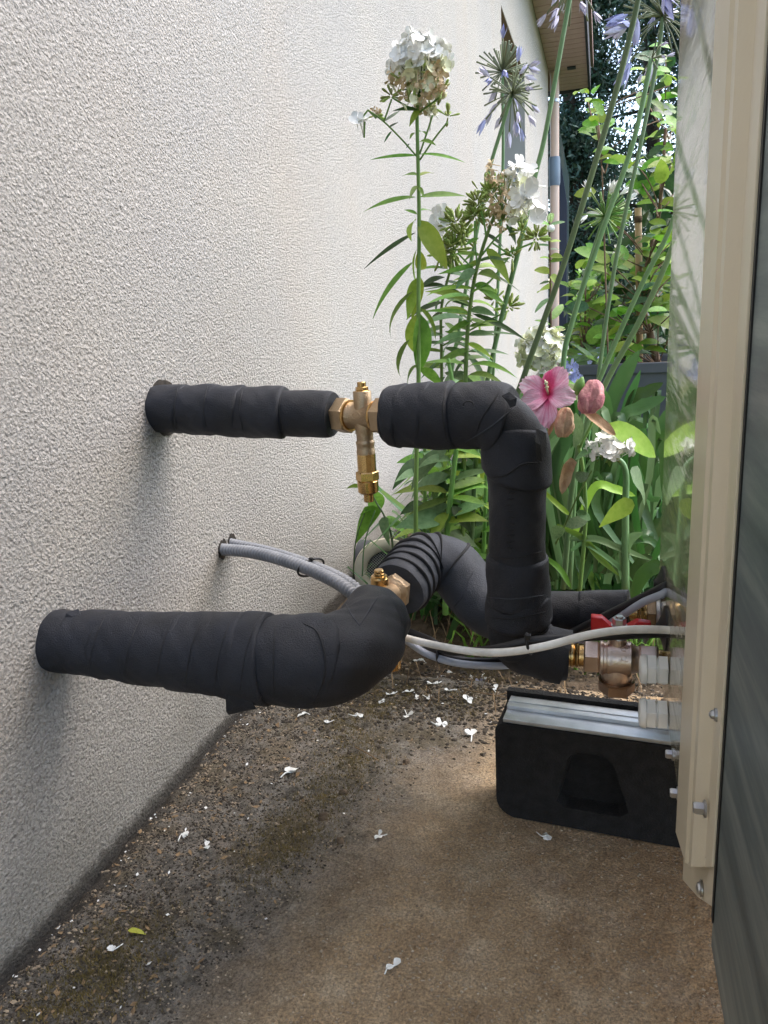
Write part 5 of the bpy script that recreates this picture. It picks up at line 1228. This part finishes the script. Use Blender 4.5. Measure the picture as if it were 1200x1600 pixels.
# ---- broad leaved shrub behind the planter
def shrub(lab, regions, n, Y0_, Y1_, lw, mats, seed, trunk, stuffn=0, kind='oval', cat='shrub', tw0=7):
    random.seed(seed); t_ = thing('shrub', lab, cat, P(trunk[0][0], trunk[0][1], (Y0_ + Y1_) / 2))
    stem(t_, [P(x, y, (Y0_ + Y1_) / 2) for x, y in trunk], tw0 / ppm(P(*trunk[0], Y0_)), tw0 * .35 / ppm(P(*trunk[-1], Y0_)), 'bark', 'trunk')
    cl = []
    for (x0_, y0_, x1_, y1_, wt) in regions: cl += [(x0_, y0_, x1_, y1_)] * wt
    tw_ = MB()
    for i in range(n):
        x0_, y0_, x1_, y1_ = random.choice(cl); px, py = random.uniform(x0_, x1_), random.uniform(y0_, y1_); Y = random.uniform(Y0_, Y1_)
        if i % 5 == 0:
            sx, sy, sY = px, py, Y; cx0 = min(trunk, key=lambda q: abs(q[1] - py - 40))
            tw_.tube(catmull([P(cx0[0], min(cx0[1], py + 60) if cx0[1] > py else cx0[1], (Y0_ + Y1_) / 2), P((cx0[0] + px) / 2, py + 22, (Y + Y0_) / 2), P(px, py, Y)], 4), .0022, 4)
            L_ = 0
        else: px, py, Y = sx + random.gauss(0, 13), sy + random.gauss(0, 15), sY + random.uniform(-.05, .05)
        a = random.uniform(-.4, PI + .4); L_ = lw * random.uniform(.7, 1.25)
        leaf_pix(t_, (px, py), (px + math.cos(a) * L_, py - math.sin(a) * L_ * .75), L_ * .46, random.choice(mats), Y, dY=random.uniform(-.1, .1), kind=kind, droop=random.uniform(.2, .6), roll=random.uniform(-1.1, 1.1), fold=.2, wave=.01)
    tw_.obj('twigs', 'bark', t_)
    if stuffn:
        b_ = MB()
        for i in range(stuffn):
            x0_, y0_, x1_, y1_ = random.choice(cl); c = P(random.uniform(x0_, x1_), random.uniform(y0_, y1_), random.uniform(Y0_ + .3, Y1_ + .5)); v, f = leaf_verts(lw * .9 / ppm(c), lw * .4 / ppm(c), .4, .2, 'oval', 3)
            mm = frame(c, rnd_dir(), roll=random.uniform(-1, 1)); b_.add([mm @ Vector(p) for p in v], f)
        o = b_.obj('leaves', mats[-1], t_); tag(o, kind='stuff')
    return t_
shrub('tall bright leaved shrub on a brown trunk rising from the planter by the glossy panel', [(1000, 240, 1060, 330, 3), (940, 340, 1060, 560, 6), (890, 420, 1000, 560, 3), (1000, 90, 1060, 240, 1), (1000, 330, 1060, 560, 3)], 300, 2.95, 3.5, 33, ['shrub', 'shrub', 'leafY', 'shrubD'], 81,
      [(1028, 572), (1015, 520), (1003, 470), (1010, 420), (1030, 330), (1040, 200)], 380)
shrub('short bush with small yellowish leaf tips left of the tall shrub', [(895, 460, 950, 560, 4), (905, 430, 945, 480, 2)], 130, 3.0, 3.4, 17, ['leafY', 'shrubD', 'shrub'], 82, [(905, 600), (912, 540), (915, 470)], 260, tw0=3)
shrub('light green sprig with upright young leaves in front of the dark evergreen', [(915, 150, 945, 210, 3), (900, 230, 960, 270, 2), (1005, 70, 1050, 200, 2)], 40, 2.6, 2.9, 24, ['leafY', 'shrub'], 83, [(950, 560), (945, 400), (940, 260), (930, 190), (928, 175)], tw0=1.6)
cn = thing('cane', 'short pale bamboo cane tied in the tall shrub', 'cane', P(998, 480, 2.9)); b = MB(); b.tube([P(1000, 600, 3.3), P(998, 400, 3.3), P(997, 325, 3.3)], 5.2 / ppm(P(998, 400, 3.3)), 8); b.obj('pole', 'cane', cn)
b = MB(); b.tube([P(996, 343, 2.93), P(999, 343, 2.93)], 6.5 / ppm(P(998, 400, 3.3)), 8); c = P(997, 343, 3.3); b = MB(); b.lathe([(-.012, 6.2 / ppm(c)), (.012, 6.2 / ppm(c))], c, (0, 0, 1), 10); b.obj('knot', 'bark', cn)

# ---- trees behind
def tree(lab, px, Y, htop_px, wpx, hbase_px, n, mats, seed, leafsz, name='evergreen_tree', dens=1.0, layers=16, cat='tree'):
    rs = np.random.RandomState(seed); c = P(px, 485, Y); kk = 1 / ppm(c); top = P(px, htop_px, Y).z; bot = P(px, hbase_px, Y).z
    t_ = thing(name, lab, cat, (c.x, Y, -.06)); tr = .16
    b = MB(); q = [Vector((c.x + .1 * math.sin(i), Y + .1 * math.cos(i * 1.3), -.06 + (top + .06) * i / 8)) for i in range(9)]
    b.tube(q, [tr * (1 - .9 * i / 8) for i in range(9)], 9); b.obj('trunk', 'darkbark', t_)
    W__ = wpx * kk / 2; b = MB(); cl = []
    for i in range(layers * 5):
        u = rs.rand(); z = bot + (top - bot) * u; rr = W__ * (1 - .55 * u) * (.35 + .65 * rs.rand()) ; a = rs.rand() * 2 * PI
        p1_ = Vector((c.x + math.cos(a) * rr, Y + math.sin(a) * rr, z + rs.uniform(-.5, .1))); p0 = Vector((c.x, Y, z))
        b.tube([p0, p0.lerp(p1_, .5) + Vector((0, 0, .15)), p1_], [.035, .025, .008], 4); cl.append((p0, p1_))
    tag(b.obj('limbs', 'darkbark', t_), kind='stuff')
    C = np.array([[tuple(p0.lerp(p1_, f_)) for f_ in (.45, .65, .8, .92, 1)] for p0, p1_ in cl]).reshape(-1, 3)
    for mi, mt in enumerate(mats):
        nn = n // len(mats); idx = rs.randint(0, len(C), nn); cen = C[idx] + rs.normal(0, 1, (nn, 3)) * np.array([.22, .22, .12]) * dens
        d1 = rs.normal(0, 1, (nn, 3)); d1 /= np.linalg.norm(d1, axis=1)[:, None]; d2 = np.cross(d1, rs.normal(0, 1, (nn, 3))); d2 /= np.linalg.norm(d2, axis=1)[:, None]
        sz = leafsz * (.6 + .8 * rs.rand(nn, 1))
        V = np.stack([cen - d1 * sz, cen + d2 * sz * .38, cen + d1 * sz, cen - d2 * sz * .38], 1).reshape(-1, 3) - np.array(tuple(t_.location))
        Fq = np.arange(nn * 4).reshape(-1, 4)
        o = mk('crown', V, Fq, mt, t_, False); tag(o, kind='stuff')
tree('dark dense evergreen right behind the pink downpipe', 895, 12, -330, 190, 640, 60000, ['conifer2', 'conifer'], 91, .045)
tree('tall dark evergreen with sky gaps above the shrub', 1010, 14, -420, 300, 380, 22000, ['conifer', 'conifer2'], 92, .045, layers=13)
tree('dark evergreen low behind the planter with bright gaps', 950, 16, 250, 260, 640, 14000, ['conifer'], 93, .048, layers=12)
tree('dark evergreen mostly hidden behind the glossy panel', 1100, 13, -300, 260, 640, 20000, ['conifer', 'conifer2'], 94, .045)
tree('broad evergreen standing further right beyond the heat pump', 1420, 12, -200, 420, 640, 26000, ['conifer', 'conifer2'], 95, .08)
# low hedge closing the view at ground level
random.seed(96); hg = thing('hedge', 'low dark hedge closing the garden behind the planter', 'hedge', (2.8, 9.5, -.06))
rs = np.random.RandomState(97); nn = 30000; cen = np.stack([rs.uniform(-.3, 6, nn), 9.5 + rs.normal(0, .25, nn), rs.uniform(-.05, .62, nn) ** 1.0], 1)
cen[:, 2] += .12 * np.sin(cen[:, 0] * 3) * (cen[:, 2] > .3)
d1 = rs.normal(0, 1, (nn, 3)); d1 /= np.linalg.norm(d1, axis=1)[:, None]; d2 = np.cross(d1, rs.normal(0, 1, (nn, 3))); d2 /= np.linalg.norm(d2, axis=1)[:, None]; sz = .035 * (.6 + .8 * rs.rand(nn, 1))
V = np.stack([cen - d1 * sz, cen + d2 * sz * .5, cen + d1 * sz, cen - d2 * sz * .5], 1).reshape(-1, 3) - np.array(tuple(hg.location))
tag(mk('foliage', V, np.arange(nn * 4).reshape(-1, 4), 'shrubD', hg, False), kind='stuff')
b = MB()
for i in range(14): x = .1 + i * .45; b.tube([(x, 9.5, -.06), (x + .05, 9.5, .5)], .02, 5)
b.obj('stems', 'darkbark', hg)

# ---- ground cover of grassy blades and litter in the bed (nobody could count it)
random.seed(101)
def blades(name, n, xr, yr, L0, L1, w_, mat, seed, lean=.8):
    rs = np.random.RandomState(seed); b_v = []; b_f = []
    x = rs.uniform(*xr, n); y = rs.uniform(*yr, n); a = rs.rand(n) * 6.283; L_ = rs.uniform(L0, L1, n)
    for i in range(n):
        dx_, dy2 = math.cos(a[i]), math.sin(a[i]); sx, sy = -dy2 * w_ / 2, dx_ * w_ / 2; k0 = len(b_v)
        for u, z, o_ in ((0, 0, 1), (.35, .55, 1), (.75, .8, .7), (1.25 * lean, .62, .05)):
            px, py = x[i] + dx_ * L_[i] * u * lean, y[i] + dy2 * L_[i] * u * lean; b_v += [(px + sx * o_, py + sy * o_, -.02 + L_[i] * z), (px - sx * o_, py - sy * o_, -.02 + L_[i] * z)]
        for j in range(3): b_f.append((k0 + 2 * j, k0 + 2 * j + 1, k0 + 2 * j + 3, k0 + 2 * j + 2))
    return tag(mk(name, b_v, b_f, mat), 'low green grassy blades growing in the garden bed', 'ground cover', kind='stuff')
blades('grass', 2000, (WX + .12, .5), (1.5, 2.7), .05, .17, .008, 'leafD', 1)
o = blades('grass', 420, (-.25, .15), (1.3, 1.75), .05, .13, .006, 'leafL', 2); o['label'] = 'lighter fine grass blades in front of the strap leaves'
o = blades('low_leaves', 1500, (WX + .22, .5), (1.5, 3.6), .12, .34, .024, 'leafS', 3); o['label'] = 'tall dark leaf mass filling the back of the garden bed'
o = blades('dry_stalks', 200, (WX + .1, .1), (1.1, 1.7), .03, .12, .002, 'straw', 4); o['label'] = 'dry straw coloured stalks lying along the slab edge'

o = blades('low_leaves', 420, (-.27, -.02), (1.55, 2.1), .16, .36, .028, 'leafL', 5); o['label'] = 'fresh green leaves massed behind the vertical foam pipe'
# ---- gravel, moss and litter on the slab
def scatter(name, n, fn, rmin, rmax, mat, lab, cat, seed, flat=.7, power=2.5):
    rs = np.random.RandomState(seed); ico = [(0, 0, 1), (.89, 0, .45), (.28, .85, .45), (-.72, .53, .45), (-.72, -.53, .45), (.28, -.85, .45), (.72, .53, -.45), (-.28, .85, -.45), (-.89, 0, -.45), (-.28, -.85, -.45), (.72, -.53, -.45), (0, 0, -1)]
    fc = [(0, 1, 2), (0, 2, 3), (0, 3, 4), (0, 4, 5), (0, 5, 1), (1, 6, 2), (2, 7, 3), (3, 8, 4), (4, 9, 5), (5, 10, 1), (1, 10, 6), (2, 6, 7), (3, 7, 8), (4, 8, 9), (5, 9, 10), (11, 7, 6), (11, 8, 7), (11, 9, 8), (11, 10, 9), (11, 6, 10)]
    base = np.array(ico); pts = fn(rs, n); m_ = len(pts); r = rmin + (rmax - rmin) * rs.rand(m_) ** power
    V = base[None] * (1 + .35 * rs.normal(0, 1, (m_, 12, 1)).clip(-1, 1)) * r[:, None, None]; a = rs.rand(m_) * 6.28; ca, sa = np.cos(a)[:, None], np.sin(a)[:, None]
    V = np.stack([V[..., 0] * ca - V[..., 1] * sa, (V[..., 0] * sa + V[..., 1] * ca) * (.6 + .4 * rs.rand(m_, 1)), V[..., 2] * flat], -1)
    V += pts[:, None, :]; Fq = (np.array(fc)[None] + 12 * np.arange(m_)[:, None, None]).reshape(-1, 3)
    o = mk(name, V.reshape(-1, 3), Fq, mat, None, False); return tag(o, lab, cat, kind='stuff')
def hgt(x, y): return np.zeros_like(x)
SL = bpy.data.objects['concrete_slab'].data; co = np.empty(len(SL.vertices) * 3); SL.vertices.foreach_get('co', co); co = co.reshape(-1, 3)
nx = len(np.arange(WX - .01, .9 + .00175, .0035)); ny = len(co) // nx; ZG = co[:, 2].reshape(nx, ny)
def zat(x, y): return ZG[np.clip(((x - WX + .01) / .0035).astype(int), 0, nx - 1), np.clip(((y + .4) / .0035).astype(int), 0, ny - 1)]
def strip_pts(rs, n):
    x = WX + .01 + np.abs(rs.normal(0, .14, n)); y = rs.uniform(.25, 1.2, n); k_ = x < (-.28 + .35 * (y - .8)); x, y = x[k_], y[k_]; return np.stack([x, y, zat(x, y)], 1)
def slab_pts(rs, n): x = rs.uniform(WX + .02, .3, n); y = rs.uniform(.25, 1.2, n); return np.stack([x, y, zat(x, y)], 1)
def wall_pts(rs, n): x = WX + .004 + np.abs(rs.normal(0, .022, n)); y = rs.uniform(.4, 1.2, n); return np.stack([x, y, zat(x, y)], 1)
def edge_pts(rs, n): y = rs.normal(1.16, .07, n); x = rs.uniform(WX + .02, .35, n); return np.stack([x, y, np.where(y < 1.22, zat(x, np.minimum(y, 1.2)), -.008)], 1)
scatter('gravel', 30000, slab_pts, .0004, .0021, 'pebble', 'pale grit spread over the concrete slab', 'grit', 1, .6)
scatter('gravel', 1500, strip_pts, .0005, .0026, 'pebble', 'coarser grey grit in the dirty strip by the wall', 'grit', 2, .6, 3)
scatter('gravel', 700, wall_pts, .0008, .0035, 'pebble', 'loose crumbs along the foot of the rough wall', 'grit', 3, .6, 3)
scatter('dirt_crumbs', 20000, strip_pts, .0005, .0022, 'litter', 'dark soil crumbs in the mossy strip', 'dirt', 4, .7, 2)
scatter('gravel', 3000, edge_pts, .0008, .0036, 'pebble', 'gravel at the far edge of the slab before the bed', 'gravel', 6, .6, 3)
scatter('dirt_crumbs', 7000, edge_pts, .001, .005, 'litter', 'dark crumbs of soil at the far edge of the slab', 'dirt', 7, .6, 2)
def moss_pts(rs, n):
    cs = np.array([tuple(PZ(x, y, 0)) for x, y in ((560, 1180), (520, 1230), (470, 1290), (540, 1130), (600, 1100), (640, 1080), (420, 1340), (200, 1480), (150, 1540), (590, 1060), (720, 1100), (760, 1060), (100, 1560))])
    i = rs.randint(0, len(cs), n); x = cs[i, 0] + rs.normal(0, .028, n); y = cs[i, 1] + rs.normal(0, .035, n); x = np.maximum(x, WX + .01); return np.stack([x, y, np.where(y < 1.2, zat(x, np.minimum(y, 1.19)), -.01)], 1)
def moss(n, seed):
    rs = np.random.RandomState(seed); p = moss_pts(rs, n); a = rs.rand(n) * 6.28; L_ = rs.uniform(.002, .006, n); d = np.stack([np.cos(a) * L_ * .7, np.sin(a) * L_ * .7, L_ * rs.uniform(.3, 1.2, n)], 1); s_ = np.stack([-np.sin(a), np.cos(a), 0 * a], 1) * .0006
    V = np.stack([p - s_, p + s_, p + d], 1).reshape(-1, 3); return tag(mk('moss', V, np.arange(n * 3).reshape(-1, 3), 'moss', None, False), 'brown green moss patches on the dirty strip of the slab', 'moss', kind='stuff')
moss(18000, 8)
# ---- fallen flowers and scraps
def fallen_mesh(seed, mat='petal'):
    rs = random.Random(seed); b = MB()
    for k_ in range(rs.choice([3, 4, 5])):
        v, f = leaf_verts(.55, .46, rs.uniform(-.6, .9), .3, 'petal', 4, .03, k_); rm = Matrix.Rotation(rs.uniform(0, 6.28), 4, 'Z') @ Matrix.Rotation(rs.uniform(-.5, .3), 4, 'Y'); b.add([rm @ Vector(p) for p in v], f)
    b.tube(catmull([(0, 0, .02), (rs.uniform(-.4, .2), .35, .05), (rs.uniform(-.5, .4), .8, .02)], 4), .045, 5)
    me = bpy.data.meshes.new('fallen_flower'); me.from_pydata(b.v, [], b.f); me.polygons.foreach_set('use_smooth', [True] * len(b.f)); me.materials.append(M[mat]); return me
FM_ = [fallen_mesh(i) for i in range(6)]
def ground_at(px, py):
    g_ = PZ(px, py, .003)
    z = float(zat(np.array([g_.x]), np.array([g_.y]))[0]) if g_.y < 1.2 else -.015
    return Vector((g_.x, g_.y, z + .003))
named = [((175, 1482), 'fallen white flower near the yellow scrap at lower left', 15), ((616, 1512), 'fallen white flower with a long brown stalk, nearest the camera', 17), ((592, 1307), 'curled fallen white floret in the middle of the slab', 11), ((855, 1304), 'fallen white floret just in front of the rubber foot', 14),
         ((737, 1145), 'fallen white flower left of the aluminium rail', 16), ((690, 1127), 'fallen white floret with curved tube, left of the flower by the rail', 14), ((284, 1300), 'star shaped fallen flower in the dirt beside the wall', 14), ((322, 1321), 'fallen floret with long tube just right of the star shaped one', 13),
         ((458, 1208), 'crumpled beige petal in the mossy strip', 19), ((560, 1115), 'fallen white floret under the lower foam elbow', 13), ((636, 1115), 'fallen white floret with straight tube on the mossy edge', 14), ((472, 1117), 'white petal scrap under the lower foam pipe', 10), ((512, 1128), 'small white petal between the lower pipe and moss', 10)]
random.seed(110)
for i, ((px, py), lab, sz) in enumerate(named):
    g_ = ground_at(px, py); o = ob('fallen_flower', FM_[i % 6], None); o.matrix_world = Matrix.Translation(g_) @ Matrix.Rotation(random.uniform(0, 6.28), 4, 'Z') @ Matrix.Scale(1.5 * sz / ppm(g_), 4)
    tag(o, lab, 'fallen flower', 'fallen white flowers on the ground')
for px, py in ((655, 1055), (684, 1050), (640, 1080), (668, 1092), (702, 1080), (722, 1065), (748, 1060), (610, 1085), (700, 1040), (676, 1068), (735, 1048), (650, 1090), (775, 1076), (652, 1022), (730, 1095), (596, 1092), (760, 1048)):
    g_ = ground_at(px, py); o = ob('fallen_flower', random.choice(FM_), None); o.matrix_world = Matrix.Translation(g_) @ Matrix.Rotation(random.uniform(0, 6.28), 4, 'Z') @ Matrix.Scale(random.uniform(12, 19) / ppm(g_), 4)
    tag(o, 'small white floret fallen on the soil strip below the sagging cables', 'fallen flower', 'florets fallen below the cables')
g_ = ground_at(750, 1058); lm = flower_mesh('fallen_lilac_flower', 'fadedblue', 5, .2, .35, .8, .5, 4); o = ob('fallen_flower', lm, None); o.matrix_world = Matrix.Translation(g_ + Vector((0, 0, .004))) @ Matrix.Rotation(1.2, 4, 'X') @ Matrix.Scale(20 / ppm(g_), 4); tag(o, 'faded lilac flower fallen below the grey cable', 'fallen flower')
v, f = leaf_verts(1, .35, .3, .3, 'lance', 6, .05); g_ = ground_at(200, 1456)
ys = mk('leaf_scrap', v, f, simple('yellow_leaf', (176, 178, 62), .6, (150, 150, 50), 30)); ys.matrix_world = Matrix.Translation(g_ + Vector((0, 0, .003))) @ Matrix.Rotation(.15, 4, 'Z') @ Matrix.Scale(30 / ppm(g_), 4); tag(ys, 'yellow green leaf scrap lying at lower left', 'leaf')
for (px, py, s_, lab) in ((537, 1235, 16, 'grey brown chip of stone in the moss'), (635, 1185, 12, 'small grey pebble at the right edge of the moss'), (505, 1275, 20, 'flat beige crust on the dirty strip'), (532, 1314, 15, 'round beige crust below the flat one')):
    rs_ = random.Random(px); b = MB(); g_ = ground_at(px, py); n_ = 9; r_p = s_ / ppm(g_) / 2
    ring = [(g_.x + r_p * math.cos(a) * rs_.uniform(.7, 1.15), g_.y + r_p * math.sin(a) * rs_.uniform(.7, 1.15)) for a in np.linspace(0, 2 * PI, n_, endpoint=False)]
    b.add([(x, y, g_.z - .004) for x, y in ring] + [((x - g_.x) * .8 + g_.x, (y - g_.y) * .8 + g_.y, g_.z + r_p * .12) for x, y in ring] + [(g_.x, g_.y, g_.z + r_p * .16)], [(i, (i + 1) % n_, (i + 1) % n_ + n_, i + n_) for i in range(n_)] + [(i + n_, (i + 1) % n_ + n_, 2 * n_) for i in range(n_)])
    tag(b.obj('stone', 'soil'), lab, 'stone')
for pts, lab in (([(640, 1035), (690, 1060), (760, 1088), (800, 1095)], 'long thin twig lying across the soil strip'), ([(860, 1070), (820, 1080), (770, 1092)], 'short thin twig pointing to the vertical pipe foot'), ([(555, 1170), (575, 1178), (590, 1190)], 'tiny straw in the moss')):
    b = MB(); b.tube(catmull([ground_at(x, y) + Vector((0, 0, .004)) for x, y in pts], 5), .0009, 5); tag(b.obj('twig', 'straw'), lab, 'twig')
# ---- ragged dark discs paint the shade of holes where things enter the wall
hole_m = simple('hole_shade', (38, 34, 30), 1, (66, 60, 52), 120)
for px, py, rho in ((92, 1000, 46), (258, 637, 42), (348, 858, 13), (362, 848, 12)):
    c = PX(px, py, WX); rr = rho / ppm(c); rs_ = random.Random(px); b = MB(); n_ = 40
    ri = [rr * (1.0 + rs_.uniform(0, .07 if rho > 20 else .3)) for _ in range(n_)]
    v = [(WX + .0012, c.y + q * math.cos(2 * PI * i / n_), c.z + q * math.sin(2 * PI * i / n_)) for i, q in enumerate(ri)]
    b.add(v + [(x - .004, y, z) for x, y, z in v], [tuple(range(n_)), tuple(reversed(range(n_, 2 * n_)))] + [(i, i + n_, (i + 1) % n_ + n_, (i + 1) % n_) for i in range(n_)])
    b.obj('hole_shade', hole_m, house, False)
# ---- fallen small yellow-brown litter flakes and bent straws in the strip
def flakes(n, seed):
    rs = np.random.RandomState(seed); p = strip_pts(rs, n * 3)[:n]; n = len(p); a = rs.rand(n) * 6.28; L_ = rs.uniform(.0015, .006, n)[:, None]
    d = np.stack([np.cos(a), np.sin(a), rs.uniform(-.3, .3, n)], 1) * L_; e = np.stack([-np.sin(a), np.cos(a), rs.uniform(-.3, .5, n)], 1) * L_ * rs.uniform(.2, .7, (n, 1)); p = p + np.array([0, 0, .0012])
    V = np.stack([p - d, p + e, p + d, p - e * .8], 1).reshape(-1, 3)
    return tag(mk('leaf_flakes', V, np.arange(n * 4).reshape(-1, 4), 'straw', None, False), 'tiny dry plant flakes lying in the dirty strip by the wall', 'litter', kind='stuff')
flakes(350, 12)
# ---- tape edges and seams on the foam: shading painted as thin dark and grey lines
from mathutils.bvhtree import BVHTree
def bvh_of(things):
    vs, fs = [], []
    for t_ in things:
        for o in t_.children:
            if o.type != 'MESH': continue
            n_ = len(vs); base = base_of(o); vs += [tuple(v.co + base) for v in o.data.vertices]; fs += [tuple(i + n_ for i in p.vertices) for p in o.data.polygons]
    return BVHTree.FromPolygons(vs, fs)
def seam(parent, pix, wpx, mat, name='edge_shading', sink=.3):
    tree_ = bvh_of([parent]); out = []
    for p in catmull([Vector((x, y, 0)) for x, y in pix], 8):
        h_ = tree_.ray_cast(Vector((0, 0, H)), ray(p.x, p.y).normalized())
        if h_[0] is None: continue
        out.append(h_[0] - h_[1] * 0 + toC(h_[0]) * (wpx / 2 / ppm(h_[0])) * (1 - sink) * .6)
    if len(out) < 3: return
    w_ = wpx / 2 / ppm(out[0]); b = MB(); n_ = len(out); b.tube(out, [w_ * (.35 + .65 * min(1, 4 * min(i, n_ - 1 - i) / n_)) for i in range(n_)], 6); b.obj(name, mat, parent)
seam(ep, [(727, 691), (765, 668), (803, 637)], 2.4, 'foamgrey')
seam(ep, [(741, 688), (752, 655), (772, 625), (782, 606)], 2.0, 'tape_and_shade')
seam(ep, [(697, 604), (691, 645), (698, 690)], 2.0, 'tape_and_shade')
seam(ep, [(758, 747), (790, 742), (815, 726), (846, 722)], 3.4, 'tape_and_shade')
seam(ep, [(752, 868), (800, 872), (846, 862)], 2.4, 'tape_and_shade')
seam(ep, [(750, 932), (800, 936), (850, 930)], 2.4, 'foamgrey')
seam(ep, [(752, 962), (800, 967), (852, 956)], 2.4, 'tape_and_shade')
seam(ep, [(760, 1000), (805, 1010), (850, 985), (862, 965)], 3, 'tape_and_shade')
seam(lp, [(430, 974), (427, 1040), (429, 1104)], 2.4, 'tape_and_shade')
seam(lp, [(474, 974), (496, 988), (508, 1030), (503, 1070), (488, 1102)], 3.0, 'tape_and_shade')
seam(lp, [(541, 944), (550, 962), (562, 977)], 2.2, 'foamgrey')
seam(lp, [(562, 977), (576, 955), (590, 932)], 2.6, 'foamgrey')
for x in (150, 205, 255, 300, 345, 385): seam(lp, [(x + 14, 962 + (x - 150) * .05), (x - 2, 1000 + (x - 150) * .1), (x - 12, 1046 + (x - 150) * .2)], 1.8, 'tape_and_shade')
for x in (276, 322, 378, 440): seam(up, [(x + 3, 600), (x - 4, 640), (x + 4, 682)], 1.8, 'tape_and_shade')
seam(rear_, [(742, 888), (722, 930), (700, 958)], 2.0, 'foamgrey')

# ---- crumbled bits of white petal
def chips(n, seed):
    rs = np.random.RandomState(seed); p = np.concatenate([strip_pts(rs, n * 2)[:n], edge_pts(rs, n // 2), wall_pts(rs, n // 2)]); n = len(p); a = rs.rand(n) * 6.28; L_ = rs.uniform(.001, .0036, n)[:, None]
    d = np.stack([np.cos(a), np.sin(a), rs.uniform(-.2, .4, n)], 1) * L_; e = np.stack([-np.sin(a), np.cos(a), rs.uniform(-.2, .5, n)], 1) * L_ * rs.uniform(.4, .9, (n, 1)); p = p + np.array([0, 0, .0018])
    V = np.stack([p - d, p + e, p + d, p - e * .8], 1).reshape(-1, 3)
    return tag(mk('petal_crumbs', V, np.arange(n * 4).reshape(-1, 4), 'petal', None, False), 'tiny white petal crumbs sprinkled over the dirty strip and slab edge', 'petals', kind='stuff')
chips(60, 14)

# ---- repeats carry a group
GR = {'insulated_pipe': 'foam insulated pipes', 'brass_valve': 'brass cross valves', 'conduit': 'grey conduits leaving the wall', 'cable': 'cables running to the heat pump', 'cable_tie': 'black cable ties',
      'phlox': 'phlox plants in the bed', 'agapanthus': GAP, 'evergreen_tree': 'evergreen trees beyond the garden', 'shrub': 'leafy shrubs behind the planter', 'stone': 'flat stones on the dirty strip', 'twig': 'thin twigs on the ground'}
for o in scn.objects:
    k_ = o.name.split('.')[0]
    if o.parent is None and k_ in GR and 'category' in o and 'group' not in o: o['group'] = GR[k_]
